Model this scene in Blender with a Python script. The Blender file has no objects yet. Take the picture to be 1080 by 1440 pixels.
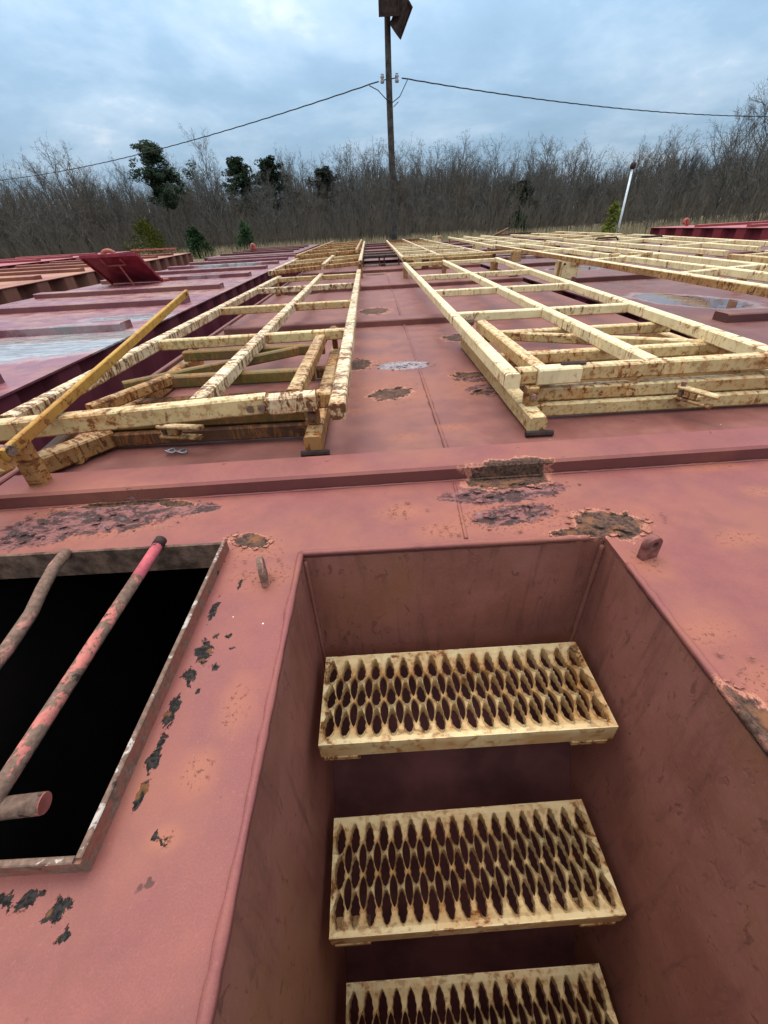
import bpy, bmesh, math, random
import numpy as np
from mathutils import Vector, Matrix, noise as mnoise
random.seed(7)
R_ = math.radians
scn = bpy.context.scene
col = scn.collection

# ------------------------------------------------------------------ camera
cd = bpy.data.cameras.new('camera'); cam = bpy.data.objects.new('camera', cd); col.objects.link(cam)
cd.sensor_fit = 'HORIZONTAL'; cd.sensor_width = 36.0; cd.lens = 36.0 * 580 / 1080
cd.clip_start = 0.02; cd.clip_end = 3000
RM = Matrix(((0.99841, 0.056333, -0.00074178), (-0.032627, 0.567431, -0.822774), (-0.045929, 0.821492, 0.568367)))
cam.matrix_world = Matrix.Translation((0, 0, 0.66)) @ RM.to_4x4()
scn.camera = cam

# ------------------------------------------------------------------ sky and sun
SUN_EL, SUN_AZ = R_(62), R_(-25)
w = bpy.data.worlds.new('World'); scn.world = w; w.use_nodes = True
nt = w.node_tree; N = nt.nodes; L = nt.links
for n in list(N): N.remove(n)
def wn(t, **k):
    n = N.new(t)
    for a, b in k.items(): setattr(n, a, b)
    return n
def wm(op, a, b=None):
    n = wn('ShaderNodeMath', operation=op)
    for i, v in enumerate((a, b)):
        if v is None: continue
        if isinstance(v, (int, float)): n.inputs[i].default_value = v
        else: L.new(v, n.inputs[i])
    return n.outputs[0]
tc = wn('ShaderNodeTexCoord')
sky = wn('ShaderNodeTexSky', sky_type='NISHITA', sun_disc=False, sun_elevation=SUN_EL, sun_rotation=SUN_AZ)
sky.air_density = 1.0; sky.dust_density = 1.5
sep = wn('ShaderNodeSeparateXYZ'); L.new(tc.outputs['Generated'], sep.inputs[0])
zc = wm('MAXIMUM', sep.outputs[2], 0.0)
den = wm('ADD', zc, 0.22)
cb = wn('ShaderNodeCombineXYZ')
L.new(wm('DIVIDE', sep.outputs[0], den), cb.inputs[0]); L.new(wm('DIVIDE', sep.outputs[1], den), cb.inputs[1]); cb.inputs[2].default_value = 0.0   # cloud seed
n1 = wn('ShaderNodeTexNoise'); n1.inputs['Scale'].default_value = 1.0; n1.inputs['Detail'].default_value = 7; n1.inputs['Roughness'].default_value = 0.54; n1.inputs['Distortion'].default_value = 0.35
L.new(cb.outputs[0], n1.inputs['Vector'])
n2 = wn('ShaderNodeTexNoise'); n2.inputs['Scale'].default_value = 3.6; n2.inputs['Detail'].default_value = 5; n2.inputs['Roughness'].default_value = 0.6
L.new(cb.outputs[0], n2.inputs['Vector'])
cl = wm('ADD', wm('MULTIPLY', n1.outputs[0], 0.78), wm('MULTIPLY', n2.outputs[0], 0.22))
rp = wn('ShaderNodeValToRGB'); e = rp.color_ramp.elements
e[0].position = 0.38; e[0].color = (0.220, 0.345, 0.480, 1)
e[1].position = 0.74; e[1].color = (0.74, 0.77, 0.80, 1)
m = rp.color_ramp.elements.new(0.53); m.color = (0.285, 0.425, 0.575, 1)
m = rp.color_ramp.elements.new(0.63); m.color = (0.40, 0.53, 0.665, 1)
# an overcast sky is brighter and whiter towards the zenith
L.new(wm('ADD', cl, wm('MULTIPLY', zc, 0.30)), rp.inputs[0])
grad = wm('ADD', 0.80, wm('MULTIPLY', zc, 3.0))
mul = wn('ShaderNodeVectorMath', operation='SCALE'); L.new(rp.outputs[0], mul.inputs[0]); L.new(grad, mul.inputs['Scale'])
sk = wn('ShaderNodeVectorMath', operation='SCALE'); L.new(sky.outputs[0], sk.inputs[0]); sk.inputs['Scale'].default_value = 0.09
mx = wn('ShaderNodeMix', data_type='RGBA'); mx.inputs[0].default_value = 0.88
L.new(sk.outputs[0], mx.inputs[6]); L.new(mul.outputs[0], mx.inputs[7])
bg = wn('ShaderNodeBackground'); L.new(mx.outputs[2], bg.inputs[0]); bg.inputs[1].default_value = 1.0
ow = wn('ShaderNodeOutputWorld'); L.new(bg.outputs[0], ow.inputs[0])
sd = bpy.data.lights.new('sun', 'SUN'); sun = bpy.data.objects.new('sun', sd); col.objects.link(sun)
sd.energy = 1.5; sd.angle = R_(35); sd.color = (1.0, 0.93, 0.82)
sdir = Vector((math.sin(SUN_AZ) * math.cos(SUN_EL), math.cos(SUN_AZ) * math.cos(SUN_EL), math.sin(SUN_EL)))
sun.rotation_euler = sdir.to_track_quat('Z', 'Y').to_euler(); sun.location = sdir * 60
scn.view_settings.view_transform = 'Standard'; scn.view_settings.look = 'None'
scn.view_settings.exposure = 0.13; scn.view_settings.gamma = 1.0; scn.view_settings.use_curve_mapping = False
scn.render.engine = 'CYCLES'; scn.cycles.max_bounces = 4

# ------------------------------------------------------------------ materials
class NT:
    def __init__(s, name):
        s.m = bpy.data.materials.new(name); s.m.use_nodes = True
        s.t = s.m.node_tree; s.n = s.t.nodes; s.l = s.t.links
        s.b = s.n['Principled BSDF']
        s.tc = s.n.new('ShaderNodeTexCoord'); s.gm = s.n.new('ShaderNodeNewGeometry')
        s.obj = s.tc.outputs['Object']; s.pos = s.gm.outputs['Position']
    def put(s, v, inp):
        if isinstance(v, (int, float)): inp.default_value = v
        elif isinstance(v, tuple): inp.default_value = v if len(v) == len(inp.default_value) else tuple(v) + (1,)
        else: s.l.new(v, inp)
    def math(s, op, a, b=0.0, c=None, clamp=False):
        n = s.n.new('ShaderNodeMath'); n.operation = op; n.use_clamp = clamp
        s.put(a, n.inputs[0]); s.put(b, n.inputs[1])
        if c is not None: s.put(c, n.inputs[2])
        return n.outputs[0]
    def noise(s, vec, scale, detail=4, rough=0.55, dist=0.0):
        n = s.n.new('ShaderNodeTexNoise'); s.l.new(vec, n.inputs['Vector'])
        n.inputs['Scale'].default_value = scale; n.inputs['Detail'].default_value = detail
        n.inputs['Roughness'].default_value = rough; n.inputs['Distortion'].default_value = dist
        return n.outputs[0]
    def vor(s, vec, scale, feature='F1', rnd=1.0):
        n = s.n.new('ShaderNodeTexVoronoi'); n.feature = feature; s.l.new(vec, n.inputs['Vector']); n.inputs['Scale'].default_value = scale
        n.inputs['Randomness'].default_value = rnd
        return n.outputs['Distance']
    def map(s, vec, loc=(0, 0, 0), rot=(0, 0, 0), scale=(1, 1, 1), kind='POINT'):
        n = s.n.new('ShaderNodeMapping'); n.vector_type = kind; s.l.new(vec, n.inputs[0])
        n.inputs['Location'].default_value = loc; n.inputs['Rotation'].default_value = rot; n.inputs['Scale'].default_value = scale
        return n.outputs[0]
    def step(s, v, a, b, to0=0.0, to1=1.0):
        n = s.n.new('ShaderNodeMapRange'); n.interpolation_type = 'SMOOTHSTEP'; s.put(v, n.inputs[0])
        n.inputs[1].default_value = a; n.inputs[2].default_value = b; n.inputs[3].default_value = to0; n.inputs[4].default_value = to1
        return n.outputs[0]
    def mix(s, f, a, b, mode='MIX'):
        n = s.n.new('ShaderNodeMix'); n.data_type = 'RGBA'; n.blend_type = mode
        s.put(f, n.inputs[0]); s.put(a, n.inputs[6]); s.put(b, n.inputs[7])
        return n.outputs[2]
    def length(s, v):
        n = s.n.new('ShaderNodeVectorMath'); n.operation = 'LENGTH'; s.l.new(v, n.inputs[0]); return n.outputs['Value']
    def rand(s):
        n = s.n.new('ShaderNodeObjectInfo'); return n.outputs['Random']
    def shifted(s, vec):          # coordinates moved by the object's own random number
        n = s.n.new('ShaderNodeVectorMath'); n.operation = 'ADD'; s.l.new(vec, n.inputs[0])
        c = s.n.new('ShaderNodeCombineXYZ'); r = s.math('MULTIPLY', s.rand(), 37.0)
        for i in range(3): s.l.new(r, c.inputs[i])
        s.l.new(c.outputs[0], n.inputs[1]); return n.outputs[0]
    def bump(s, h, strength, dist):
        n = s.n.new('ShaderNodeBump'); n.inputs['Strength'].default_value = strength; n.inputs['Distance'].default_value = dist
        s.put(h, n.inputs['Height']); s.l.new(n.outputs[0], s.b.inputs['Normal'])
    def normz(s):
        x = s.n.new('ShaderNodeSeparateXYZ'); s.l.new(s.gm.outputs['Normal'], x.inputs[0]); return x.outputs[2]
    def finish(s, colr, rough, metal=0.0, spec=0.5):
        s.put(colr, s.b.inputs['Base Color']); s.put(rough, s.b.inputs['Roughness']); s.put(metal, s.b.inputs['Metallic'])
        s.b.inputs['Specular IOR Level'].default_value = spec
        return s.m
    def field(s, vec, patches):   # highest value inside any of the listed ellipses (x, y, rx, ry, turn)
        if isinstance(patches, str):      # measured per vertex on the finely meshed near deck
            n = s.n.new('ShaderNodeAttribute'); n.attribute_name = patches; return s.math('SUBTRACT', n.outputs['Fac'], 2.0)
        out = None
        for (x, y, rx, ry, a) in patches:
            v = s.length(s.map(vec, (x, y, 0), (0, 0, R_(a)), (rx, ry, 30), 'TEXTURE'))
            v = s.math('SUBTRACT', 1.0, v)
            out = v if out is None else s.math('MAXIMUM', out, v)
        return out

def simple(name, c, rough=0.6, var=0.25, scale=8, bump=0.0, metal=0.0, spec=0.15, world=False):
    t = NT(name); v = t.pos if world else t.obj
    f = t.noise(v, scale, 5, 0.6)
    d = tuple(x * (1 - var) for x in c); u = tuple(min(1, x * (1 + var)) for x in c)
    if bump: t.bump(t.noise(v, scale * 4, 3), 0.5, bump)
    return t.finish(t.mix(t.step(f, .3, .7), d, u), rough, metal, spec)

def red_paint(name, base=(0.36, 0.105, 0.11), dust=(0.40, 0.19, 0.12), dustamt=0.5, speck=0.5, rough=0.42, bare=None, scab=None, tar=None, halo=None, wet=None, spec=.18, puddle_tint=(0.12, 0.06, 0.05)):
    t = NT(name); P = t.pos
    big = t.noise(P, 0.9, 5, 0.6, 0.4); mid = t.noise(P, 6.0, 6, 0.62); fine = t.noise(P, 60, 4, 0.6); grit = t.noise(P, 420, 2, 0.6)
    dark = tuple(x * 0.86 for x in base); lite = tuple(min(1, x * 1.10) for x in base)
    c = t.mix(t.step(mid, .3, .72), dark, lite)
    c = t.mix(t.step(fine, .35, .7, 0.0, 0.14), c, (base[0] * 1.25, base[1] * 1.35, base[2] * 1.35))
    c = t.mix(t.step(grit, .35, .65, .0, .32), c, tuple(x * .55 for x in base)); c = t.mix(t.step(t.noise(P, 170, 4, .7), .55, .75, 0, .35), c, (base[0] * 1.5, base[1] * 1.9, base[2] * 1.7))
    dm = t.math('MULTIPLY', t.step(t.math('ADD', big, t.math('MULTIPLY', mid, 0.45)), .62, .92), dustamt)
    c = t.mix(dm, c, dust)
    c = t.mix(t.step(t.noise(P, 2.3, 6, 0.7, 1.2), .50, .74, 0, .60), c, (0.160, 0.058, 0.044))
    # upright faces mixed darker: their shading is put into the paint colour
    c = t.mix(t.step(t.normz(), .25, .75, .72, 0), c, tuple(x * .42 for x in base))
    if halo:      # the walked-on strip behind the first beam is dustier
        sy = t.n.new('ShaderNodeSeparateXYZ'); t.l.new(P, sy.inputs[0]); c = t.mix(t.step(sy.outputs[1], 1.265, 1.30, 0, .62), c, t.mix(t.step(mid, .35, .7), (0.150, 0.058, 0.045), (0.220, 0.094, 0.072)))
    rgh = t.step(mid, .3, .7, rough - .08, rough + .12)
    h = t.math('MULTIPLY', grit, 0.06)
    if halo:
        f = t.field(P, halo); f = t.math('ADD', f, t.math('MULTIPLY', t.math('SUBTRACT', t.noise(P, 14, 5, .65), .5), 0.9))
        c = t.mix(t.step(f, -.05, .95, 0, .42), c, (0.38, 0.135, 0.066))
        # blistered paint: small pits and curled edges inside the halo
        pit = t.noise(P, 95, 7, 0.78, 0.15)
        pm = t.math('MULTIPLY', t.step(f, .38, .70), t.step(pit, .57, .62))
        c = t.mix(t.math('MULTIPLY', pm, 0.7), c, (0.085, 0.035, 0.027))
        h = t.math('SUBTRACT', h, t.math('MULTIPLY', pm, 0.55))
    # scattered specks of rust, chips and bird lime
    sp = t.noise(P, 26, 3, 0.5); gate = t.step(t.noise(P, 3.1, 3, 0.6), .50, .66)
    sm = t.math('MULTIPLY', t.step(sp, .70, .74), t.math('MULTIPLY', gate, speck))
    c = t.mix(sm, c, (0.07, 0.03, 0.025)); h = t.math('SUBTRACT', h, t.math('MULTIPLY', sm, 0.35))
    wv = t.step(t.vor(P, 13.0), .020, .034, 1, 0)
    c = t.mix(t.math('MULTIPLY', wv, t.math('MULTIPLY', t.step(t.noise(P, 5.5, 2), .52, .56), 0.8)), c, (0.75, 0.68, 0.60))
    if scab:
        warp = t.noise(P, 22, 6, 0.7, 0.8)
        f = t.math('ADD', t.field(P, scab), t.math('MULTIPLY', t.math('SUBTRACT', warp, .5), 1.3))
        mk = t.step(f, .02, .10)
        lay = t.noise(t.map(P, scale=(1, 1.8, 1)), 17, 9, 0.78, .7)
        sc = t.mix(t.step(lay, .40, .60), (0.055, 0.032, 0.028), (0.255, 0.100, 0.088))
        sc = t.mix(t.step(t.noise(P, 70, 4), .55, .68, 0, .5), sc, (0.24, 0.18, 0.19))
        crack = t.step(lay, .455, .475); crack2 = t.step(lay, .475, .50)
        sv = t.n.new('ShaderNodeSeparateXYZ'); t.l.new(P, sv.inputs[0]); sc = t.mix(t.step(sv.outputs[1], 2.25, 2.35, 0, .7), sc, (0.36, 0.32, 0.33))   # the farther spot is bleached grey
        c = t.mix(mk, c, sc)
        c = t.mix(t.math('MULTIPLY', mk, t.math('SUBTRACT', crack, crack2)), c, (0.02, 0.012, 0.012))
        h = t.math('ADD', h, t.math('MULTIPLY', mk, t.math('MULTIPLY', lay, 3.0)))
        rgh = t.math('MAXIMUM', rgh, t.math('MULTIPLY', mk, .85))
    if bare:
        f0 = t.field(P, bare)
        f = t.math('ADD', f0, t.math('MULTIPLY', t.math('SUBTRACT', t.noise(P, 24, 8, .72, .4), .5), 1.9))
        mk = t.step(f, .06, .10)
        met = t.mix(t.step(t.noise(P, 110, 5, .7), .35, .65), (0.032, 0.016, 0.011), (0.115, 0.060, 0.040))
        met = t.mix(t.step(t.noise(P, 20, 4, .6), .50, .66, 0, .8), met, (0.20, 0.080, 0.036))
        rim = t.math('MULTIPLY', t.step(f, -.22, -.04), t.math('SUBTRACT', 1.0, mk))
        c = t.mix(t.math('MULTIPLY', rim, .65), c, (0.55, 0.22, 0.14))
        edge = t.math('MULTIPLY', t.step(f, -.02, .01), t.step(f, .03, .09, 1, 0))
        c = t.mix(mk, c, met); c = t.mix(t.math('MULTIPLY', edge, .75), c, (0.025, 0.015, 0.012))
        h = t.math('SUBTRACT', h, t.math('MULTIPLY', mk, 1.5)); h = t.math('ADD', h, t.math('MULTIPLY', rim, .5))
        rgh = t.math('MAXIMUM', rgh, t.math('MULTIPLY', mk, .8))
    if tar:
        f = t.math('ADD', t.field(P, tar), t.math('MULTIPLY', t.math('SUBTRACT', t.noise(P, 55, 6, .7, .6), .5), 2.4))
        mk = t.step(f, .36, .42)
        tr = t.mix(t.step(t.noise(P, 130, 5, .7), .4, .62), (0.006, 0.006, 0.006), (0.034, 0.027, 0.023))
        tr = t.mix(t.step(t.noise(P, 38, 3), .56, .64, 0, .8), tr, (0.16, 0.065, 0.02))
        rgh = t.math('MAXIMUM', rgh, t.math('MULTIPLY', mk, .9)); c = t.mix(mk, c, tr); h = t.math('ADD', h, t.math('MULTIPLY', mk, t.noise(P, 120, 4)))
    if wet is not None:   # standing water; on the wet deck the pale tint paints in a sky reflection
        f = t.math('ADD', t.field(P, wet), t.math('MULTIPLY', t.math('SUBTRACT', t.noise(P, 3.5, 4, .6), .5), .9))
        mk = t.step(f, .05, .16)
        c = t.mix(mk, c, t.mix(t.step(t.noise(t.map(P, scale=(1, 4, 1)), 5, 6, .7, .6), .38, .62, .35, 1.0), (0.10, 0.05, 0.045), puddle_tint))
        rim = t.math('MULTIPLY', t.step(f, -.15, .05), t.math('SUBTRACT', 1.0, mk))
        c = t.mix(t.math('MULTIPLY', rim, .45), c, (0.42, 0.33, 0.33))
        inv = t.math('SUBTRACT', 1.0, mk)
        rgh = t.math('ADD', t.math('MULTIPLY', rgh, inv), t.math('MULTIPLY', mk, .05))
        h = t.math('MULTIPLY', h, inv)
    h = t.math('ADD', h, t.math('MULTIPLY', t.noise(P, 2.0, 3), 2.0))
    t.bump(h, 0.55, 0.004)
    return t.finish(c, rgh, 0.0, spec)

def cream_paint(name, base=(0.70, 0.57, 0.34), rust=0.5, streak=0.5, moss=0.0, dirt=0.0, chip=0.3, bleach=.3, valley=False):
    t = NT(name); P = t.shifted(t.obj)
    big = t.noise(P, 1.6, 5, .6); mid = t.noise(P, 9, 6, .65, .3); fine = t.noise(P, 45, 5, .65)
    c = t.mix(t.step(mid, .3, .7), tuple(x * .84 for x in base), tuple(min(1, x * 1.1) for x in base))
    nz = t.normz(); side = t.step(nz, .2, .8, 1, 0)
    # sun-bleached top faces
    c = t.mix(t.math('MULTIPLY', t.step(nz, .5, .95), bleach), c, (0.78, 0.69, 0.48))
    if dirt: c = t.mix(t.math('MULTIPLY', t.step(big, .32, .60), t.math('MULTIPLY', dirt, t.math('ADD', .35, t.math('MULTIPLY', side, .65)))), c, (0.13, 0.06, 0.03))
    if moss: c = t.mix(t.math('MULTIPLY', t.step(t.noise(P, 4, 6, .7), .40, .6), t.math('MULTIPLY', side, moss)), c, (0.085, 0.072, 0.018))
    # rust gathers at the welded ends and in patches
    gx = t.n.new('ShaderNodeSeparateXYZ'); t.l.new(t.tc.outputs['Generated'], gx.inputs[0])
    endm = t.step(t.math('ABSOLUTE', t.math('SUBTRACT', gx.outputs[0], .5)), .36, .5)
    gate = t.math('MAXIMUM', t.math('MULTIPLY', endm, .9), t.step(t.noise(P, 2.4, 4, .6), .46, .64)); gate = t.math('MAXIMUM', gate, max(0., rust - .55))
    # stains washed out of the rust
    f = t.math('ADD', t.math('MULTIPLY', mid, .6), t.math('MULTIPLY', big, .4))
    a = .60 - .17 * rust
    c = t.mix(t.math('MULTIPLY', t.math('MULTIPLY', t.step(f, a, a + .16), gate), .2 + .5 * rust), c, (0.33, 0.125, 0.030))
    b = .70 - .15 * rust; sn = t.noise(P, 42, 5, .60, .2)
    c = t.mix(t.math('MULTIPLY', gate, t.step(sn, b - .11, b + .02, 0, .75)), c, (0.36, 0.135, 0.032))
    sp = t.math('MULTIPLY', gate, t.step(sn, b, b + .045))
    c = t.mix(t.math('MULTIPLY', sp, .88), c, (0.105, 0.034, 0.012))
    # narrow bands of rust running across the bar, each with an orange wash beside it
    bands = t.noise(t.map(P, scale=(26, 7, 7)), 1.0, 6, .68, 1.1); bb = .68 - .18 * streak; br = t.math('MULTIPLY', t.step(fine, .38, .52), t.step(t.noise(P, 3.1, 3, .6), .50 - .22 * streak, .64 - .22 * streak))
    c = t.mix(t.math('MULTIPLY', t.step(bands, bb - .10, bb + .03, 0, .7), br), c, (0.37, 0.14, 0.034))
    bm = t.math('MULTIPLY', t.step(bands, bb, bb + .03), br)
    c = t.mix(t.math('MULTIPLY', bm, .88), c, (0.085, 0.028, 0.011))
    if valley:  # rust-brown valleys and pale rims colour in the strand shading
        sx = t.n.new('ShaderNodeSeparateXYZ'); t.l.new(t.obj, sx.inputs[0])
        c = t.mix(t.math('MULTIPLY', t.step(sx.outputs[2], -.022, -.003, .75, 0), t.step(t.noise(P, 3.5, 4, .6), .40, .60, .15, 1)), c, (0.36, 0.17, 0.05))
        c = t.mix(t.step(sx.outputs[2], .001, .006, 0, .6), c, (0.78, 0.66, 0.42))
    ck = t.step(t.noise(P, 70, 4, .7), .70 - .08 * chip, .72 - .08 * chip)
    c = t.mix(t.math('MULTIPLY', ck, .8), c, (0.045, 0.016, 0.009))
    h = t.math('SUBTRACT', t.math('MULTIPLY', fine, .4), t.math('ADD', t.math('MULTIPLY', sp, .5), t.math('MULTIPLY', bm, .5)))
    t.bump(h, .5, .003)
    return t.finish(c, t.step(mid, .3, .7, .45, .7), 0, .2)

near_bare = [(.385, 1.085, .125, .050, 0), (.44, 1.105, .08, .045, 0), (.585, .842, .085, .060, -12), (.52, .815, .09, .022, 0), (-.355, .858, .06, .028, -20), (.572, .30, .034, .085, 12), (.60, .24, .05, .06, 0),
             (-.12, 2.50, .10, .12, 0), (.065, 1.955, .105, .075, 25), (.49, 2.17, .09, .06, 0), (.50, 1.90, .055, .035, 0), (.60, 3.03, .12, .11, 0), (.02, 4.37, .15, .18, 0), (.10, 8.0, .2, .2, 0), (-.9, 6.0, .25, .2, 0),
             (-.20, 2.1, .05, .06, 0), (-.62, 1.06, .06, .018, -10), (-.80, 1.075, .16, .012, 2)]
near_scab = [(.345, .905, .125, .045, 8), (.36, 1.02, .19, .055, 4), (-.83, 1.00, .25, .085, 6), (-.99, .935, .2, .06, 10), (.16, 2.41, .16, .09, 0), (.535, 1.93, .11, .085, 0), (.53, 2.12, .13, .07, 0), (-.58, 1.03, .10, .035, 0)]
near_halo = [(.36, .90, .34, .20, 0), (.58, .85, .26, .13, 0), (.05, .95, .11, .07, 0), (.15, .855, .10, .06, 0), (-.80, .99, .50, .19, 0), (-.33, .83, .15, .12, 0), (-.29, .72, .14, .10, 0), (.62, .36, .09, .16, 0), (.60, .49, .10, .07, 0),
             (.85, .76, .11, .06, 0), (1.03, 1.10, .14, .04, 0), (1.06, .95, .08, .05, 0), (.05, 2.0, .42, .42, 0), (-.05, 2.5, .35, .3, 0), (.5, 2.05, .3, .35, 0), (-.32, .215, .035, .022, 0), (-.30, .30, .05, .05, 0), (.10, 1.45, .09, .06, 0),
             (.60, .70, .07, .09, 0), (-.05, 3.0, .3, .15, 0), (.30, 1.52, .12, .06, 0), (-.1, 1.75, .16, .07, 0), (1.4, .9, .2, .12, 0), (.2, 5.0, .2, .1, 0), (-.27, .40, .05, .08, 0)]
near_tar = [(-.362, .515, .024, .040, 20), (-.372, .462, .018, .036, 10), (-.378, .395, .016, .045, 0), (-.376, .325, .014, .060, 0), (-.374, .27, .008, .05, 0), (-.377, .62, .012, .05, 0), (-.325, .55, .011, .011, 0), (-.350, .55, .010, .014, 0),
            (-.42, .150, .024, .019, 40), (-.464, .160, .026, .014, 20), (-.50, .163, .03, .012, 0), (-.40, .125, .012, .010, 0), (-.33, .48, .012, .012, 0), (-.34, .70, .008, .03, 0), (-.318, .213, .010, .011, 0), (-.331, .219, .008, .009, 0), (-.31, .52, .016, .008, 0), (-.345, .43, .008, .01, 0)]
M = {}
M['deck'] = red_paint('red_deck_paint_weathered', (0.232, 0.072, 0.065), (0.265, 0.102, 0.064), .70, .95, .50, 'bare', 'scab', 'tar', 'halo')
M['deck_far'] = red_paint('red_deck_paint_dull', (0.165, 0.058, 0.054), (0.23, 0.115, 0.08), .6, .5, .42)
M['deck_wet'] = red_paint('red_deck_paint_rain_wet', (0.25, 0.078, 0.092), (0.34, 0.165, 0.10), .85, .5, .30, spec=.5, puddle_tint=(0.40, 0.385, 0.37), wet=[(-3.0, 3.50, 1.5, .52, 8), (-2.55, 4.75, .5, .22, 0), (-3.6, 6.1, .8, .3, 0), (-4.3, 7.6, .9, .25, 0), (-3.1, 9.4, .7, .3, 0), (-3.6, 12.4, .9, .4, 0), (-4.0, 2.2, .8, .3, 0)])  # pale puddle colour holds the cloud reflection
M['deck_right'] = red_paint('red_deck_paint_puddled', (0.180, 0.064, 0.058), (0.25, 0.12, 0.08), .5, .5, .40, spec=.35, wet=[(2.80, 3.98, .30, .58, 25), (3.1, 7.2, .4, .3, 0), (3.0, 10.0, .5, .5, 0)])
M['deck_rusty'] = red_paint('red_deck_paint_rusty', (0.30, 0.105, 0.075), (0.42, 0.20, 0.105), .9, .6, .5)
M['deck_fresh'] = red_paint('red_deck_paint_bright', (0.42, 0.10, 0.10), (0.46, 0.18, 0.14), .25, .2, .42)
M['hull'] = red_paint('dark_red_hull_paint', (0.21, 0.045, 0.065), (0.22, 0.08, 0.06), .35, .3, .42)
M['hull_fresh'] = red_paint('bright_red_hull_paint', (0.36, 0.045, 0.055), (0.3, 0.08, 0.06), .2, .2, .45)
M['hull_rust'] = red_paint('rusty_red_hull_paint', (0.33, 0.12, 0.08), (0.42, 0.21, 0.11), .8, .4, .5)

def well_paint():
    t = NT('red_stairwell_paint_stained'); P = t.pos
    run = t.noise(t.map(P, rot=(R_(12), R_(10), 0), scale=(26, 26, 3.0)), 1.0, 6, .65, .5); mid = t.noise(P, 5, 5, .6); fine = t.noise(P, 55, 5, .65)
    c = t.mix(t.step(mid, .3, .7), (0.195, 0.070, 0.048), (0.260, 0.098, 0.072))
    c = t.mix(t.step(run, .50, .70, 0, .42), c, (0.080, 0.030, 0.026))
    c = t.mix(t.step(t.noise(P, 2.2, 4, .6), .48, .72, 0, .65), c, (0.235, 0.100, 0.040))
    sp = t.step(t.noise(t.map(P, scale=(1, 1, .5)), 46, 5, .62, .5), .58, .66)
    c = t.mix(t.math('MULTIPLY', sp, t.math('MULTIPLY', t.step(mid, .42, .6), .55)), c, (0.075, 0.028, 0.018))
    c = t.mix(t.step(t.noise(P, 160, 4, .7), .52, .72, 0, .35), c, (0.32, 0.135, 0.12))
    t.bump(t.math('ADD', t.math('MULTIPLY', fine, .5), t.math('MULTIPLY', sp, -.4)), .5, .003)
    return t.finish(c, t.step(mid, .3, .7, .5, .65), 0, .2)
M['well'] = well_paint()
M['wellplate'] = simple('shade_darkened_maroon', (0.085, 0.031, 0.030), .6, .35, 5, .002)  # shade behind the treads put into the plate's colour
M['lugred'] = simple('dark_red_lug_paint', (0.17, 0.062, 0.050), .55, .5, 40, .003)
M['lining'] = simple('black_void_lining', (0.010, 0.007, 0.006), .9, .4, 4, .003)  # near-black so the added lining reads as an unlit void
M['cream'] = cream_paint('cream_paint_clean', (0.68, 0.545, 0.30), .40, .52, 0, 0, .5)
M['cream_band'] = cream_paint('cream_paint_banded', (0.68, 0.56, 0.345), .70, .90, 0, .25, .7, .4)
M['cream_rust'] = cream_paint('cream_paint_rust_spotted', (0.63, 0.475, 0.22), .95, .45, .1, .3, .8)
M['cream_orange'] = cream_paint('cream_paint_rust_washed', (0.50, 0.34, 0.14), 1.0, .9, 0, .6, 1.0, .2)
M['moss'] = cream_paint('cream_paint_mossy', (0.17, 0.115, 0.036), .6, .5, .9, .85, .8, 0.)
M['rustbar'] = cream_paint('rusted_brown_bar', (0.070, 0.030, 0.016), .5, .7, .2, .7, .9, 0.)
M['yellow'] = cream_paint('ochre_yellow_paint_chipped', (0.47, 0.255, 0.042), .80, .5, 0, .35, .9, 0.)
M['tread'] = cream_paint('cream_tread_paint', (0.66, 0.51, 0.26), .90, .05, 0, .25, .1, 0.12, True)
M['darksteel'] = simple('dark_rusted_steel', (0.045, 0.026, 0.022), .7, .5, 20, .002)
M['brownsteel'] = simple('brown_rusted_steel', (0.115, 0.065, 0.045), .8, .55, 30, .003)
def flaked_bar(name, base, amt):
    t = NT(name); P = t.pos
    f = t.noise(P, 26, 6, .68, .4); g = t.noise(P, 90, 5, .65)
    c = t.mix(t.step(g, .3, .7), (0.11, 0.065, 0.045), (0.21, 0.125, 0.09))
    c = t.mix(t.step(f, .62 - .22 * amt, .66 - .22 * amt), c, t.mix(t.step(g, .3, .7), base, tuple(min(1, x * 1.3) for x in base)))
    c = t.mix(t.step(t.noise(P, 17, 5, .7), .60, .65, 0, .9), c, (0.03, 0.022, 0.02))
    t.bump(t.math('ADD', f, g), .6, .0025); return t.finish(c, .75, 0, .15)
M['pinkbar'] = flaked_bar('pink_red_paint_flaking_off_pipe', (0.38, 0.12, 0.095), .45)
M['pinkpaint'] = flaked_bar('fresh_pink_red_pipe_paint', (0.40, 0.085, 0.095), 1.4)
M['rustpipe'] = flaked_bar('rusted_pipe', (0.30, 0.13, 0.10), .25)
M['coaming'] = flaked_bar('worn_coaming_edge', (0.19, 0.070, 0.048), .8)
M['chalk'] = flaked_bar('white_worn_edge', (0.34, 0.28, 0.24), .25)
M['redpart'] = simple('red_vent_paint', (0.34, 0.095, 0.075), .5, .3, 14, .002)
M['lidred'] = simple('dark_red_lid_paint', (0.20, 0.028, 0.040), .5, .3, 6, .002)
M['wood'] = simple('weathered_pole_wood', (0.056, 0.047, 0.040), .85, .45, 6, .004)
M['lampbrown'] = simple('brown_lamp_housing', (0.045, 0.031, 0.026), .7, .4, 7, .002)
M['lampglass'] = simple('dull_lamp_glass', (0.10, 0.11, 0.12), .2, .2, 6)
M['wire'] = simple('black_cable', (0.03, 0.03, 0.032), .7, .2, 6)
M['porcelain'] = simple('grey_porcelain', (0.30, 0.29, 0.30), .3, .3, 9)
M['whitepole'] = simple('white_pole_paint', (0.72, 0.74, 0.75), .5, .15, 12)
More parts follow.
